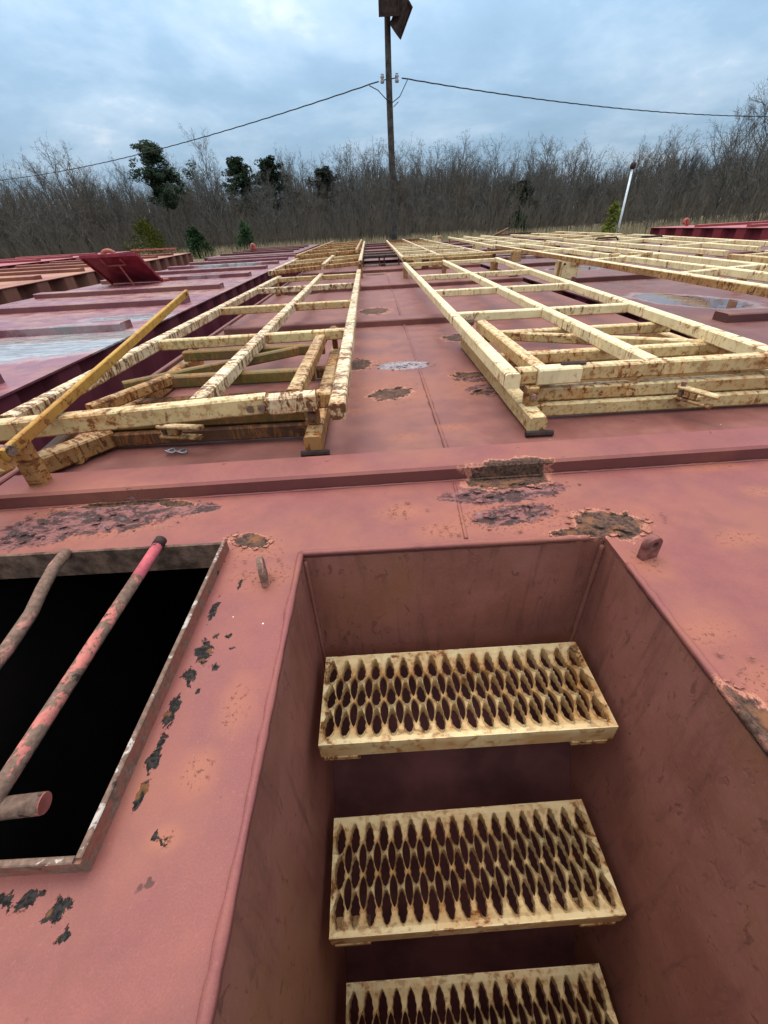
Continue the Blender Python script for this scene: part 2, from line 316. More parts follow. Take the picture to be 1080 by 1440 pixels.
M['galv'] = simple('galvanised_ring', (0.30, 0.32, 0.34), .4, .3, 20, 0, .8)
M['bark'] = simple('grey_bark', (0.085, 0.074, 0.060), .9, .35, 1.2)
M['twig'] = simple('grey_brown_twigs', (0.090, 0.082, 0.071), .9, .35, .35)
M['twig2'] = simple('warm_brown_twigs', (0.098, 0.079, 0.060), .9, .3, .35)
M['pine'] = simple('dark_pine_needles', (0.022, 0.038, 0.016), .8, .5, 1.0)
M['youngpine'] = simple('yellow_green_needles', (0.15, 0.16, 0.028), .8, .4, 2.0)
M['evergreen'] = simple('deep_green_leaves', (0.022, 0.052, 0.014), .7, .5, 1.5)
M['drygrass'] = simple('dry_grass', (0.30, 0.235, 0.135), .9, .4, .5)
def ground_mat():
    t = NT('rough_ground'); P = t.pos
    c = t.mix(t.step(t.noise(P, .12, 6, .6), .35, .65), (0.085, 0.075, 0.035), (0.20, 0.155, 0.09))
    c = t.mix(t.step(t.noise(P, 3, 5, .7), .4, .7), c, (0.10, 0.07, 0.045))
    t.bump(t.noise(P, 6, 5), .6, .05); return t.finish(c, .95, 0, .2)
M['ground'] = ground_mat()

# ------------------------------------------------------------------ mesh helpers
FIELDS = dict(bare=near_bare, scab=near_scab, tar=near_tar, halo=near_halo)
def field_at(x, y, patches):
    best = np.full(x.shape, -2.0)
    for (cx, cy, rx, ry, a) in patches:
        c, s_ = math.cos(R_(a)), math.sin(R_(a)); dx, dy = x - cx, y - cy
        u, v = (dx * c + dy * s_) / rx, (-dx * s_ + dy * c) / ry
        best = np.maximum(best, 1 - np.sqrt(u * u + v * v))
    return best
def add_fields(me):
    co = np.empty(len(me.vertices) * 3, dtype=np.float32); me.vertices.foreach_get('co', co); co = co.reshape(-1, 3)
    for k, p in FIELDS.items():
        at = me.attributes.new(k, 'FLOAT', 'POINT'); at.data.foreach_set('value', (field_at(co[:, 0], co[:, 1], p) + 2.0).astype(np.float32))
class MB:
    def __init__(s): s.v = []; s.f = []
    def add(s, vs, fs):
        o = len(s.v); s.v += [tuple(p) for p in vs]; s.f += [tuple(i + o for i in f) for f in fs]; return s
    def box(s, c, size, mat=None):
        hx, hy, hz = (x / 2 for x in size)
        vs = [Vector((x * hx, y * hy, z * hz)) for x in (-1, 1) for y in (-1, 1) for z in (-1, 1)]
        if mat is not None: vs = [mat @ p for p in vs]
        vs = [p + Vector(c) for p in vs]
        return s.add(vs, [(0, 1, 3, 2), (4, 6, 7, 5), (0, 4, 5, 1), (2, 3, 7, 6), (0, 2, 6, 4), (1, 5, 7, 3)])
    def sweep(s, pts, r, n=10, cap=True):
        pts = [Vector(p) for p in pts]; rs = r if isinstance(r, (list, tuple)) else [r] * len(pts)
        up = Vector((0, 0, 1)); rings = []; prev = None
        for i, p in enumerate(pts):
            d = (pts[min(i + 1, len(pts) - 1)] - pts[max(i - 1, 0)]).normalized()
            if prev is None:
                a = d.cross(up)
                if a.length < 1e-3: a = d.cross(Vector((1, 0, 0)))
                a.normalize()
            else:
                a = (prev - d * prev.dot(d)).normalized()
            prev = a; b = d.cross(a)
            rings.append([p + (a * math.cos(2 * math.pi * k / n) + b * math.sin(2 * math.pi * k / n)) * rs[i] for k in range(n)])
        fs = []
        for i in range(len(rings) - 1):
            for k in range(n): fs.append((i * n + k, i * n + (k + 1) % n, (i + 1) * n + (k + 1) % n, (i + 1) * n + k))
        if cap: fs += [tuple(range(n - 1, -1, -1)), tuple((len(rings) - 1) * n + k for k in range(n))]
        return s.add([p for q in rings for p in q], fs)
    def prism(s, poly, a, b):     # poly of (u, v); a -> origin fn for both ends
        n = len(poly); vs = [a(u, v) for u, v in poly] + [b(u, v) for u, v in poly]
        fs = [(i, (i + 1) % n, n + (i + 1) % n, n + i) for i in range(n)] + [tuple(range(n - 1, -1, -1)), tuple(range(n, 2 * n))]
        return s.add(vs, fs)
    def mesh(s, name, mat, smooth=False):
        m = bpy.data.meshes.new(name); m.from_pydata(s.v, [], s.f); m.materials.append(mat)
        if smooth: m.polygons.foreach_set('use_smooth', [True] * len(m.polygons))
        m.update()
        if len(s.f) < 60000 and not getattr(s, 'keep', False):
            bm = bmesh.new(); bm.from_mesh(m); bmesh.ops.recalc_face_normals(bm, faces=bm.faces); bm.to_mesh(m); bm.free()
        if mat is M['deck']: add_fields(m)
        return m
def link(name, mesh, parent=None, mw=None):
    o = bpy.data.objects.new(name, mesh); col.objects.link(o)
    mw = mw or Matrix.Identity(4)
    if parent is not None:
        o.parent = parent; o.matrix_local = parent.matrix_world.inverted() @ mw
    else: o.matrix_world = mw
    return o
def build(mb, name, mat, parent=None, smooth=False):
    # parents of parts may be parts: keep world coordinates for vertices
    return link(name, mb.mesh(name, M[mat] if isinstance(mat, str) else mat, smooth), parent, Matrix.Identity(4)) if parent is None else child(name, mb.mesh(name, M[mat] if isinstance(mat, str) else mat, smooth), parent, Matrix.Identity(4))
WM = {}
def child(name, mesh, parent, mw):
    o = bpy.data.objects.new(name, mesh); col.objects.link(o); o.parent = parent
    o.matrix_local = WM[parent.name].inverted() @ mw; WM[o.name] = mw.copy()
    return o
def thing(name, label, cat, loc=(0, 0, 0), group=None, kind=None):
    o = bpy.data.objects.new(name, None); col.objects.link(o); o.empty_display_size = .1; o.location = loc
    WM[o.name] = Matrix.Translation(loc)
    tag(o, label, cat, group, kind); return o
def tag(o, label=None, cat=None, group=None, kind=None):
    if label: o['label'] = label
    if cat: o['category'] = cat
    if group: o['group'] = group
    if kind: o['kind'] = kind
    if o.name not in WM: WM[o.name] = Matrix.Identity(4)
    return o
def bar_mesh(name, Ln, wd, ht, mat, ch=.006):
    prof = [(-wd / 2 + ch, -ht / 2), (wd / 2 - ch, -ht / 2), (wd / 2, -ht / 2 + ch), (wd / 2, ht / 2 - ch), (wd / 2 - ch, ht / 2), (-wd / 2 + ch, ht / 2), (-wd / 2, ht / 2 - ch), (-wd / 2, -ht / 2 + ch)]
    mb = MB(); mb.prism(prof, lambda u, v: (0, u, v), lambda u, v: (Ln, u, v))
    return mb.mesh(name, M[mat])
def bar(name, p0, p1, wd, ht, mat, parent, ch=.006):
    p0 = Vector(p0); p1 = Vector(p1); d = p1 - p0; Ln = d.length; x = d / Ln
    y = Vector((0, 0, 1)).cross(x)
    y = y.normalized() if y.length > 1e-4 else Vector((0, 1, 0)); z = x.cross(y)
    mw = Matrix((x, y, z)).transposed().to_4x4(); mw.translation = p0
    return child(name, bar_mesh(name, Ln, wd, ht, mat, ch), parent, mw)

# ------------------------------------------------------------------ ground
GZ = -1.9
mb = MB(); n = 60; S = 900
def gh(x, y):
    d = max(0, math.hypot(x, y) - 30)
    return GZ + min(1, d / 40) * .5 * mnoise.noise(Vector((x * .02, y * .02, 0))) + max(0, x - 30) * .018 * min(1, d / 60)
xs = [((i / n) * 2 - 1) for i in range(n + 1)]; xs = [S * (abs(t) ** 2.2) * (1 if t > 0 else -1) for t in xs]
mb.add([(x, y + 40, gh(x, y + 40)) for y in xs for x in xs], [(j * (n + 1) + i, j * (n + 1) + i + 1, (j + 1) * (n + 1) + i + 1, (j + 1) * (n + 1) + i) for j in range(n) for i in range(n)])
tag(build(mb, 'ground', 'ground', smooth=True), kind='structure')

# ------------------------------------------------------------------ barge sections
def corrugated(a, b, z0, z1, out, pitch=.62, dep=.07):
    # vertical trapezoid corrugation from a to b (xy); out = outward normal
    a = Vector(a); b = Vector(b); L_ = (b - a).length; d = (b - a) / L_; o = Vector(out)
    k = max(1, round(L_ / pitch)); p = L_ / k; pr = []
    for i in range(k):
        s = i * p
        pr += [(s, 0), (s + p * .38, 0), (s + p * .5, -dep), (s + p * .88, -dep)]
    pr.append((L_, 0)); mb = MB()
    vs = []
    for s, t in pr:
        q = a + d * s + o * t; vs += [(q.x, q.y, z0), (q.x, q.y, z1)]
    return mb.add(vs, [(2 * i, 2 * i + 2, 2 * i + 3, 2 * i + 1) for i in range(len(pr) - 1)])
def slab_with_holes(xs, ys, holes, z, th):
    mb = MB(); cells = {}
    nx, ny = len(xs) - 1, len(ys) - 1
    solid = [[not any(h[0] < (xs[i] + xs[i + 1]) / 2 < h[1] and h[2] < (ys[j] + ys[j + 1]) / 2 < h[3] for h in holes) for j in range(ny)] for i in range(nx)]
    def V(i, j, b): return (i * (ny + 1) + j) * 2 + b
    vs = [(xs[i], ys[j], z - th * b) for i in range(nx + 1) for j in range(ny + 1) for b in (0, 1)]
    fs = []
    for i in range(nx):
        for j in range(ny):
            if not solid[i][j]: continue
            fs += [(V(i, j, 0), V(i + 1, j, 0), V(i + 1, j + 1, 0), V(i, j + 1, 0)), (V(i, j, 1), V(i, j + 1, 1), V(i + 1, j + 1, 1), V(i + 1, j, 1))]
            for di, dj, e in ((-1, 0, ((i, j), (i, j + 1))), (1, 0, ((i + 1, j + 1), (i + 1, j))), (0, -1, ((i + 1, j), (i, j))), (0, 1, ((i, j + 1), (i + 1, j + 1)))):
                a, b = i + di, j + dj
                if 0 <= a < nx and 0 <= b < ny and solid[a][b]: continue
                (p, q), (r, s) = e; fs.append((V(p, q, 0), V(p, q, 1), V(r, s, 1), V(r, s, 0)))
    return mb.add(vs, fs)
def ramp(a, b, n): return [a + (b - a) * i / n for i in range(n + 1)]

def section(label, x0, x1, y0, y1, zt, deckmat, hullmat, ribs, rx=None, shear=0.0, holes=(), rib_h=.05, rib_w=.14, ribmat=None, pitch=.62, dep=.07, name='barge_section', group='red barge sections in the yard'):
    t = thing(name, label, 'barge', ((x0 + x1) / 2, (y0 + y1) / 2, GZ + .05), group)
    X = lambda x, y: x + shear * (y - y0)
    cx = sorted(set([x0, x1] + [h[i] for h in holes for i in (0, 1)])); cy = sorted(set([y0, y1] + [h[i] for h in holes for i in (2, 3)]))
    if not holes: cy = ramp(y0, y1, 4)
    else:
        def fine(cs, steps):
            out = [cs[0]]
            for a_, b_ in zip(cs[:-1], cs[1:]): out += ramp(a_, b_, max(1, int((b_ - a_) / steps((a_ + b_) / 2))))[1:]
            return out
        cx = fine(sorted(cx + [1.25]), lambda q: .0075 if q < 1.25 else .03); cy = fine(sorted(cy + [.05, 1.32, 2.8]), lambda q: .0075 if .05 < q < 1.32 else .016 if 1.3 < q < 2.8 else .05)
    mb = slab_with_holes(cx, cy, holes, zt, .012); mb.v = [(X(a, b), b, c) for a, b, c in mb.v]
    if holes:
        v_ = np.array(mb.v); top = v_[:, 2] > -.001
        sc_ = field_at(v_[:, 0], v_[:, 1], near_scab); ba_ = field_at(v_[:, 0], v_[:, 1], near_bare)
        dent = .0035 * np.sin(v_[:, 0] * 2.9 + 1) * np.sin(v_[:, 1] * 2.6 + .5) * np.clip((v_[:, 1] - 1.3) / .4, 0, 1)
        inner = (v_[:, 0] > -1.28) & (v_[:, 0] < 1.94)
        for i in np.nonzero(top & inner)[0]:
            z_ = dent[i]; p_ = Vector((v_[i, 0], v_[i, 1], 0))
            if sc_[i] > -.2: z_ += min(1, (sc_[i] + .2) * 2.5) * (.002 + .004 * mnoise.noise(p_ * 30) + .0025 * mnoise.noise(p_ * 75))
            if ba_[i] > .05: z_ -= min(1, (ba_[i] - .05) * 4) * .0035
            mb.v[i] = (v_[i, 0], v_[i, 1], z_)
    mb.keep = True
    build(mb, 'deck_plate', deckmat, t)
    zb = GZ + .06; ov = .02
    for (a, b, o) in (((X(x0, y0) + ov, y0 + ov), (X(x0, y1) + ov, y1 - ov), (-1, 0)), ((X(x1, y0) - ov, y0 + ov), (X(x1, y1) - ov, y1 - ov), (1, 0)), ((X(x0, y0) + ov, y0 + ov), (X(x1, y0) - ov, y0 + ov), (0, -1)), ((X(x0, y1) + ov, y1 - ov), (X(x1, y1) - ov, y1 - ov), (0, 1))):
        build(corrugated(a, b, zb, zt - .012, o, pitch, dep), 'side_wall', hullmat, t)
    mb = MB(); mb.box(((X(x0, y0) + X(x1, y1)) / 2, (y0 + y1) / 2, zb), (x1 - x0 - .1, y1 - y0 - .1, .02)); build(mb, 'bottom_plate', hullmat, t)
    a, b = rx or (x0 + .3, x1 - .3)
    for k, y in enumerate(ribs):
        ya, yb = (y if isinstance(y, tuple) else (y, y))
        mb = MB(); h, wd, c = rib_h, rib_w, .008
        prof = [(-wd / 2, 0), (-wd / 2, h - c), (-wd / 2 + c, h), (wd / 2 - c, h), (wd / 2, h - c), (wd / 2, 0)]
        xa, xb = X(a, ya), X(b, yb)
        ns = 240 if holes and k == 0 else 1
        for q in range(ns):
            xa_, xb_ = xa + (xb - xa) * q / ns, xa + (xb - xa) * (q + 1) / ns; y_a, y_b = ya + (yb - ya) * q / ns, ya + (yb - ya) * (q + 1) / ns
            m_ = len(prof); o_ = len(mb.v)
            if q == 0: mb.v += [(xa_, y_a + u, zt - .004 + v) for u, v in prof]; mb.f.append(tuple(range(m_ - 1, -1, -1))); o_ += m_
            mb.v += [(xb_, y_b + u, zt - .004 + v) for u, v in prof]; mb.f += [(o_ - m_ + i, o_ - m_ + (i + 1) % m_, o_ + (i + 1) % m_, o_ + i) for i in range(m_)]
        mb.f.append(tuple(range(len(mb.v) - m_, len(mb.v))))
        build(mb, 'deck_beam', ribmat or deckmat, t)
    return t

WX0, WX1, WY0, WY1 = -.208, .547, -.55, .790          # stairwell opening
HX0, HX1, HY0, HY1 = -1.12, -.400, .186, .830         # hatch opening
main = section('weathered red barge section in the foreground with open stairwell and hatch', -1.30, 1.95, -1.3, 10.45, 0, 'deck', 'hull', [(1.155, 1.215), 3.66, 6.05, 8.45], (-1.20, 1.95), holes=((WX0, WX1, WY0, WY1), (HX0, HX1, HY0, HY1)), group=None)
# edge strip of the deck
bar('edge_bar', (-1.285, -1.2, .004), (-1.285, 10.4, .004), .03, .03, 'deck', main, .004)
# stairwell: four walls and the sloping plate behind the treads
def wall(pts, thick):
    n_ = (Vector(pts[1]) - Vector(pts[0])).cross(Vector(pts[2]) - Vector(pts[0])).normalized() * thick
    mb = MB(); mb.add(list(pts) + [tuple(Vector(p) + n_) for p in pts], [(0, 1, 2, 3), (7, 6, 5, 4)] + [(i, (i + 1) % 4, 4 + (i + 1) % 4, 4 + i) for i in range(4)]); return mb
zf = -1.72
build(wall([(WX0, WY0, -.013), (WX0, WY0, zf), (WX0, WY1, zf), (WX0, WY1, -.013)], -.008), 'stairwell_wall', 'well', main)
build(wall([(WX1, WY0, -.013), (WX1, WY1, -.013), (WX1, WY1, zf), (WX1, WY0, zf)], -.008), 'stairwell_wall', 'well', main)
build(wall([(WX0 + .001, WY1, -.013), (WX0 + .001, WY1, -.46), (WX1 - .001, WY1, -.46), (WX1 - .001, WY1, -.013)], -.008), 'stairwell_wall', 'well', main)
build(wall([(WX0 + .001, WY0, -.013), (WX1 - .001, WY0, -.013), (WX1 - .001, WY0, zf), (WX0 + .001, WY0, zf)], -.008), 'stairwell_wall', 'well', main)
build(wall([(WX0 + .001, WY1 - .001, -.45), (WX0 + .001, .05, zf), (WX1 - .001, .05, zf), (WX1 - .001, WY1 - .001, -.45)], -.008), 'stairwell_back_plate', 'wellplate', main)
mb = MB(); mb.box(((WX0 + WX1) / 2, (WY0 + WY1) / 2, zf - .006), (WX1 - WX0 + .02, WY1 - WY0 + .02, .012)); build(mb, 'stairwell_floor', 'well', main)
# welded beads round the well and along the plates
def bead(pts, r, mat, amp=.25, step=.012):
    out = []; rs = []
    for a, b in zip(pts[:-1], pts[1:]):
        a = Vector(a); b = Vector(b); k = max(2, int((b - a).length / step))
        for i in range(k):
            p = a.lerp(b, i / k); q = mnoise.noise(p * 45) * amp + mnoise.noise(p * 11) * amp
            out.append(p + Vector((0, 0, q * r * .5))); rs.append(r * (1 + q))
    out.append(Vector(pts[-1])); rs.append(r)
    mb = MB(); mb.sweep(out, rs, 8); return build(mb, 'weld_bead', mat, main, True)
bead([(WX0 - .004, -.5, -.001), (WX0 - .004, WY1 + .004, -.001)], .0085, 'deck')
bead([(WX0 - .004, WY1 + .004, -.001), (WX1 - .04, WY1 + .004, -.001)], .0085, 'deck')
bead([(WX1 + .004, WY1 - .10, -.001), (WX1 + .004, -.3, -.001)], .0085, 'deck')
bead([(WX0 + .004, WY1 - .004, -.02), (WX0 + .004, WY1 - .004, -.44)], .005, 'well')
bead([(WX1 - .004, WY1 - .004, -.02), (WX1 - .004, WY1 - .004, -.44)], .007, 'well')
bead([(.205, .815, .0), (.222, 1.09, .0)], .0048, 'deck', .3)
for ya, yb in ((1.30, 3.58), (3.74, 5.97), (6.13, 8.37), (8.53, 10.4)):
    bead([(.228 + .006 * ya, ya, -.001), (.228 + .006 * yb, yb, -.001)], .0085, 'deck', .3, .03)
bead([(-1.19, 1.078, 0), (1.9, 1.138, 0)], .004, 'deck', .3, .02)
# hatch coaming: flat bars on edge round the opening, pale worn top on the right and near side
def coam(p0, p1, mat, h=.036, dn=.012, th=.007, up=0.0):
    p0 = Vector(p0); p1 = Vector(p1); k = max(4, int((p1 - p0).length / .02)); d = (p1 - p0).normalized(); nrm = Vector((-d.y, d.x, 0))
    mb = MB(); vs = []
    for i in range(k + 1):
        p = p0.lerp(p1, i / k); j = .0025 * mnoise.noise(p * 33); th_ = th * (1 + .35 * mnoise.noise(p * 60))
        for s_, z in ((0, -dn), (1, -dn), (1, h + j), (0, h + j - .001)): vs.append(p + nrm * (s_ * th_) + Vector((0, 0, z)))
    fs = [(0, 1, 2, 3), tuple(4 * k + q for q in (3, 2, 1, 0))]
    for i in range(k):
        for q in range(4): fs.append((4 * i + q, 4 * i + (q + 1) % 4, 4 * (i + 1) + (q + 1) % 4, 4 * (i + 1) + q))
    mb.add(vs, fs); return build(mb, 'hatch_coaming', mat, main)
coam((HX1, HY0 - .001, 0), (HX1, HY1 - .002, 0), 'coaming', .030)
coam((HX0, HY1 - .012, 0), (HX1 - .012, HY1 - .012, 0), 'brownsteel', .026, .05)
coam((HX0, HY0 - .001, 0), (HX1 - .0075, HY0 - .001, 0), 'coaming', .030)
coam((HX0, HY0 + .01, 0), (HX0, HY1 - .014, 0), 'coaming', .030)
for p0, p1 in (((HX1 - .0038, HY0 + .004, .0315), (HX1 - .0038, HY1 - .01, .0310)), ((HX0, HY0 + .0026, .0320), (HX1 - .008, HY0 + .0026, .0320))):
    bar('worn_edge', p0, p1, .0085, .004, 'chalk', main, .0015)
# black lining added below the hatch to darken the hold
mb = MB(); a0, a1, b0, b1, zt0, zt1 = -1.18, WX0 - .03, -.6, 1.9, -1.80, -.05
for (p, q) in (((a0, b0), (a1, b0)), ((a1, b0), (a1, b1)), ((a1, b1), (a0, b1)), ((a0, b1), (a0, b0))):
    build(wall([(p[0], p[1], zt1), (p[0], p[1], zt0), (q[0], q[1], zt0), (q[0], q[1], zt1)], .004), 'lining_wall', 'lining', main)
mb = MB(); mb.box(((a0 + a1) / 2, (b0 + b1) / 2, zt0), (a1 - a0, b1 - b0, .01)); build(mb, 'lining_floor', 'lining', main)
# pipes across the hatch
mb = MB(); mb.sweep([(-.564, HY1 - .02, .036), (-.5645, .70, .034)], .0128, 14); build(mb, 'hatch_pipe', 'pinkpaint', main, True)
mb = MB(); mb.sweep([(-.5645, .7005, .034), (-.566, .5, .032), (-.566, .35, .030), (-.566, HY0 + .01, .028)], .0126, 14); build(mb, 'hatch_pipe', 'pinkbar', main, True)
mb = MB(); mb.sweep([(-.564, HY1 - .021, .036), (-.564, HY1 + .004, .037)], .0142, 14); build(mb, 'hatch_pipe', 'darksteel', main, True)
mb = MB(); mb.sweep([(-.80, HY1 - .01, .026), (-.795, .76, .026), (-.778, .69, .024), (-.757, .62, .022), (-.745, .53, .02), (-.74, .40, .02), (-.74, HY0 + .01, .02)], .0130, 14); build(mb, 'hatch_pipe', 'rustpipe', main, True)
mb = MB(); mb.sweep([(HX0 + .01, .222, .02), (-.503, .262, .012)], .0145, 16); o = build(mb, 'cut_pipe_stub', 'rustpipe', main, True)
mb = MB(); mb.sweep([(-.5032, .262, .012), (-.5015, .2621, .0119)], .0141, 16); build(mb, 'cut_pipe_face', 'redpart', main)
# loose curled flakes of paint and scale lying round the rusted spots
rf = random.Random(31); mb = MB()
def flake(x, y, z, r):
    k = rf.randint(5, 8); a0 = rf.uniform(0, 6.28); tilt = rf.uniform(0, 6.28); cu = rf.uniform(.08, .32) * r
    ring = []
    for i in range(k):
        a = a0 + 6.283 * i / k + rf.uniform(-.25, .25); q = r * rf.uniform(.55, 1.15); dx, dy = q * math.cos(a), q * .7 * math.sin(a)
        lift = max(0, (dx * math.cos(tilt) + dy * math.sin(tilt)) / r); ring.append((x + dx, y + dy, z + cu * lift ** 1.5 + .0006))
    th = .0011
    mb.add([(x, y, z + .001)] + ring + [(a, b, c - th) for a, b, c in ring], [(0, 1 + i, 1 + (i + 1) % k) for i in range(k)] + [(1 + i, 1 + k + i, 1 + k + (i + 1) % k, 1 + (i + 1) % k) for i in range(k)])
def ringspots(p, lo, hi, n_, r0, r1):
    cx, cy, rx, ry, a = p; ca, sa = math.cos(R_(a)), math.sin(R_(a))
    for _ in range(n_):
        t_ = rf.uniform(0, 6.283); q = rf.uniform(lo, hi); u, v = rx * q * math.cos(t_), ry * q * math.sin(t_); x, y = cx + u * ca - v * sa, cy + u * sa + v * ca
        if WX0 - .012 < x < WX1 + .012 and y < WY1 + .012 or HX0 < x < HX1 + .012 and HY0 - .01 < y < HY1 + .01 or y > 1.07 and y < 1.30: continue
        flake(x, y, .003 + (.004 if lo < .5 else 0), rf.uniform(r0, r1))
for p in near_scab[:5]: ringspots(p, .0, 1.0, 20, .005, .015); ringspots(p, .9, 1.25, 12, .002, .006)
for p in near_bare[:7]: ringspots(p, .85, 1.25, 26, .004, .013)
for p in near_bare[7:13]: ringspots(p, .85, 1.2, 12, .006, .018)
for p in near_halo[:8]: ringspots(p, .1, .7, 9, .0025, .007)
fl = build(mb, 'paint_flakes', 'deck', main); fl['kind'] = 'stuff'
# lifting lugs
def lug(c, ang, hgt, wid, th, mat, parent):
    mb = MB(); k = 14; outer = [(-wid / 2, 0)] + [(wid / 2 * math.cos(math.pi - math.pi * i / k), hgt - wid / 2 + wid / 2 * math.sin(math.pi * i / k)) for i in range(k + 1)] + [(wid / 2, 0)]
    r = wid * .22; cz = hgt - wid / 2; n_ = len(outer)
    inner = []
    for (u, v) in outer:
        d = Vector((u, v - cz)); d = d.normalized() if d.length > 0 else Vector((1, 0)); inner.append((d.x * r, cz + d.y * r))
    rot = Matrix.Rotation(R_(ang), 3, 'Z'); vs = []
    for s_ in (-th / 2, th / 2):
        for q in (outer, inner):
            for (u, v) in q: vs.append(rot @ Vector((u, s_, v)) + Vector(c))
    def I(s_, q, i): return (s_ * 2 + q) * n_ + i % n_
    fs = []
    for i in range(n_):
        fs += [(I(0, 0, i), I(0, 0, i + 1), I(0, 1, i + 1), I(0, 1, i)), (I(1, 0, i), I(1, 1, i), I(1, 1, i + 1), I(1, 0, i + 1)), (I(0, 0, i), I(1, 0, i), I(1, 0, i + 1), I(0, 0, i + 1)), (I(0, 1, i), I(0, 1, i + 1), I(1, 1, i + 1), I(1, 1, i))]
    mb.add(vs, fs); o = build(mb, 'lifting_lug', mat, parent); bv = o.modifiers.new('bevel', 'BEVEL'); bv.width = .003; bv.segments = 2; bv.limit_method = 'ANGLE'; return o
lug((-.283, .705, -.004), 104, .068, .052, .014, 'rustpipe', main)
lug((.606, .712, -.004), 16, .064, .044, .018, 'lugred', main)

# ------------------------------------------------------------------ stair treads
def lens(cx, cy, hw, hl, n_=26, teeth=0.0):
    out = []
    for i in range(n_):
        a = 2 * math.pi * i / n_; x = hw * math.copysign(abs(math.sin(a)) ** 1.45, math.sin(a)); y = -hl * math.cos(a)
        k = 1 + (teeth if i % 2 else -teeth); out.append((cx + x * k, cy + y))
    return out
def tread_meshes(Wd, Dp):
    px = Wd / 18.15; y0, y1 = .010, Dp - .014; s = (y1 - y0) / 3
    A = []; B = []
    for i in range(18):
        cx = px * (.55 + i)
        for k in range(3): A.append((cx, y0 + s * (k + .5)))
        if i < 17:
            for k in range(2): B.append((cx + px / 2, y0 + s * (k + 1)))
    hwA, hlA, hwB, hlB = px * .31, s * .488, px * .262, s * .455
    def zz(x): return .011 * math.cos(2 * math.pi * (x / px - .55)) - .011
    cu = bpy.data.curves.new('plate', 'CURVE'); cu.dimensions = '2D'; cu.fill_mode = 'BOTH'
    def spl(pts):
        sp = cu.splines.new('POLY'); sp.points.add(len(pts) - 1)
        for p, q in zip(sp.points, pts): p.co = (q[0], q[1], 0, 1)
        sp.use_cyclic_u = True
    edge = [(Wd * i / 40, 0) for i in range(40)] + [(Wd, Dp * i / 6) for i in range(6)] + [(Wd * (1 - i / 40), Dp) for i in range(40)] + [(0, Dp * (1 - i / 6)) for i in range(6)]
    spl(edge)
    for c in A: spl(lens(c[0], c[1], hwA + .0014, hlA + .002))
    for c in B: spl(lens(c[0], c[1], hwB, hlB))
    co = bpy.data.objects.new('plate', cu); col.objects.link(co)
    dg = bpy.context.evaluated_depsgraph_get(); me = bpy.data.meshes.new_from_object(co.evaluated_get(dg))
    vs = [tuple(v.co) for v in me.vertices]; fs = [tuple(p.vertices) for p in me.polygons]
    bpy.data.objects.remove(co); bpy.data.curves.remove(cu); bpy.data.meshes.remove(me)
    mb = MB(); mb.add([(x, y, (zz(x) if .003 < y < Dp - .003 and .002 < x < Wd - .002 else 0)) for x, y, z in vs], fs)
    for (cs, hw, hl, up) in ((A, hwA, hlA, .010), (B, hwB, hlB, .0)):
        for c in cs:
            a = lens(c[0], c[1], hw + (.0014 if up else 0), hl + (.002 if up else 0)); b = lens(c[0], c[1], hw, hl, teeth=.11 if up else 0); n_ = len(a)
            v = [(x, y, zz(x)) for x, y in a] + [(x, y, zz(x) + (up * (1.0 if i % 2 else .45))) for i, (x, y) in enumerate(b)] + [(x, y, -.030) for x, y in b]
            if up: mb.add(v, [(i, (i + 1) % n_, n_ + (i + 1) % n_, n_ + i) for i in range(n_)] + [(n_ + i, n_ + (i + 1) % n_, 2 * n_ + (i + 1) % n_, 2 * n_ + i) for i in range(n_)])
            else: mb.add(v[:n_] + v[2 * n_:], [(i, (i + 1) % n_, n_ + (i + 1) % n_, n_ + i) for i in range(n_)])
    m1 = mb.mesh('tread_grating', M['tread'])
    fr = MB(); fr.box((Wd / 2, -.0012, -.0275), (Wd, .0024, .055)); fr.box((Wd / 2, .012, -.0537), (Wd - .002, .0236, .0024)); m2 = fr.mesh('tread_nosing', M['tread'])
    bk = MB(); bk.box((Wd / 2, Dp + .0012, -.0225), (Wd, .0024, .045)); m3 = bk.mesh('tread_back_flange', M['tread'])
    return m1, m2, m3
stair = thing('ship_stair', 'steep steel stair of cream grip treads descending inside the red stairwell', 'stair', (.17, .25, zf + .001))
TW, TD = .692, .232
tm = tread_meshes(TW, TD)
for (x, y, z, rz) in ((-.180, .481, -.310, .35), (-.181, .229, -.680, 1.0), (-.170, -.035, -1.025, .8)):
    mw = Matrix.Translation((x, y, z)) @ Matrix.Rotation(R_(rz), 4, 'Z')
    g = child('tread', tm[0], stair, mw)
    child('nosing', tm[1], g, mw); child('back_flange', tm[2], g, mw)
    for bx in (.030, TW - .075):
        mb = MB(); mb.box((bx + .02, .020, -.0615), (.085, .05, .012))
        child('bracket', mb.mesh('bracket', M['cream_orange']), g, mw)

# ------------------------------------------------------------------ other barge sections
section('rain-wet pinkish red barge section left of the foreground one, with raised hatch lid', -5.15, -2.00, -1.0, 16.6, 0, 'deck_wet', 'hull', [2.45, 4.13, 5.72, 7.25, 9.20, 10.9, 12.5, 14.1, 15.8], (-5.0, -2.18), shear=-.012, rib_h=.07, rib_w=.20)
section('puddled red barge section right of the foreground one', 2.10, 5.25, -1.0, 10.6, 0, 'deck_right', 'hull', [3.10, 5.62, 7.95, 9.6], (2.45, 5.1), rib_h=.06)
section('brown rusted barge section at the left edge with stepped corrugated side', -9.6, -5.35, 3.5, 21, .13, 'deck_rusty', 'hull_rust', [5.5, 7.4, 9.3, 11.2, 13.1, 15, 17, 19], shear=-.125, rib_h=.07, rib_w=.2, pitch=1.05, dep=.20)
section('dull red barge section behind the foreground one, under rusty frames', -1.30, 1.95, 10.75, 21.5, .05, 'deck_far', 'hull', [12.0, 14.2, 16.4, 18.6, 20.6], (-1.2, 1.85), rib_h=.06)
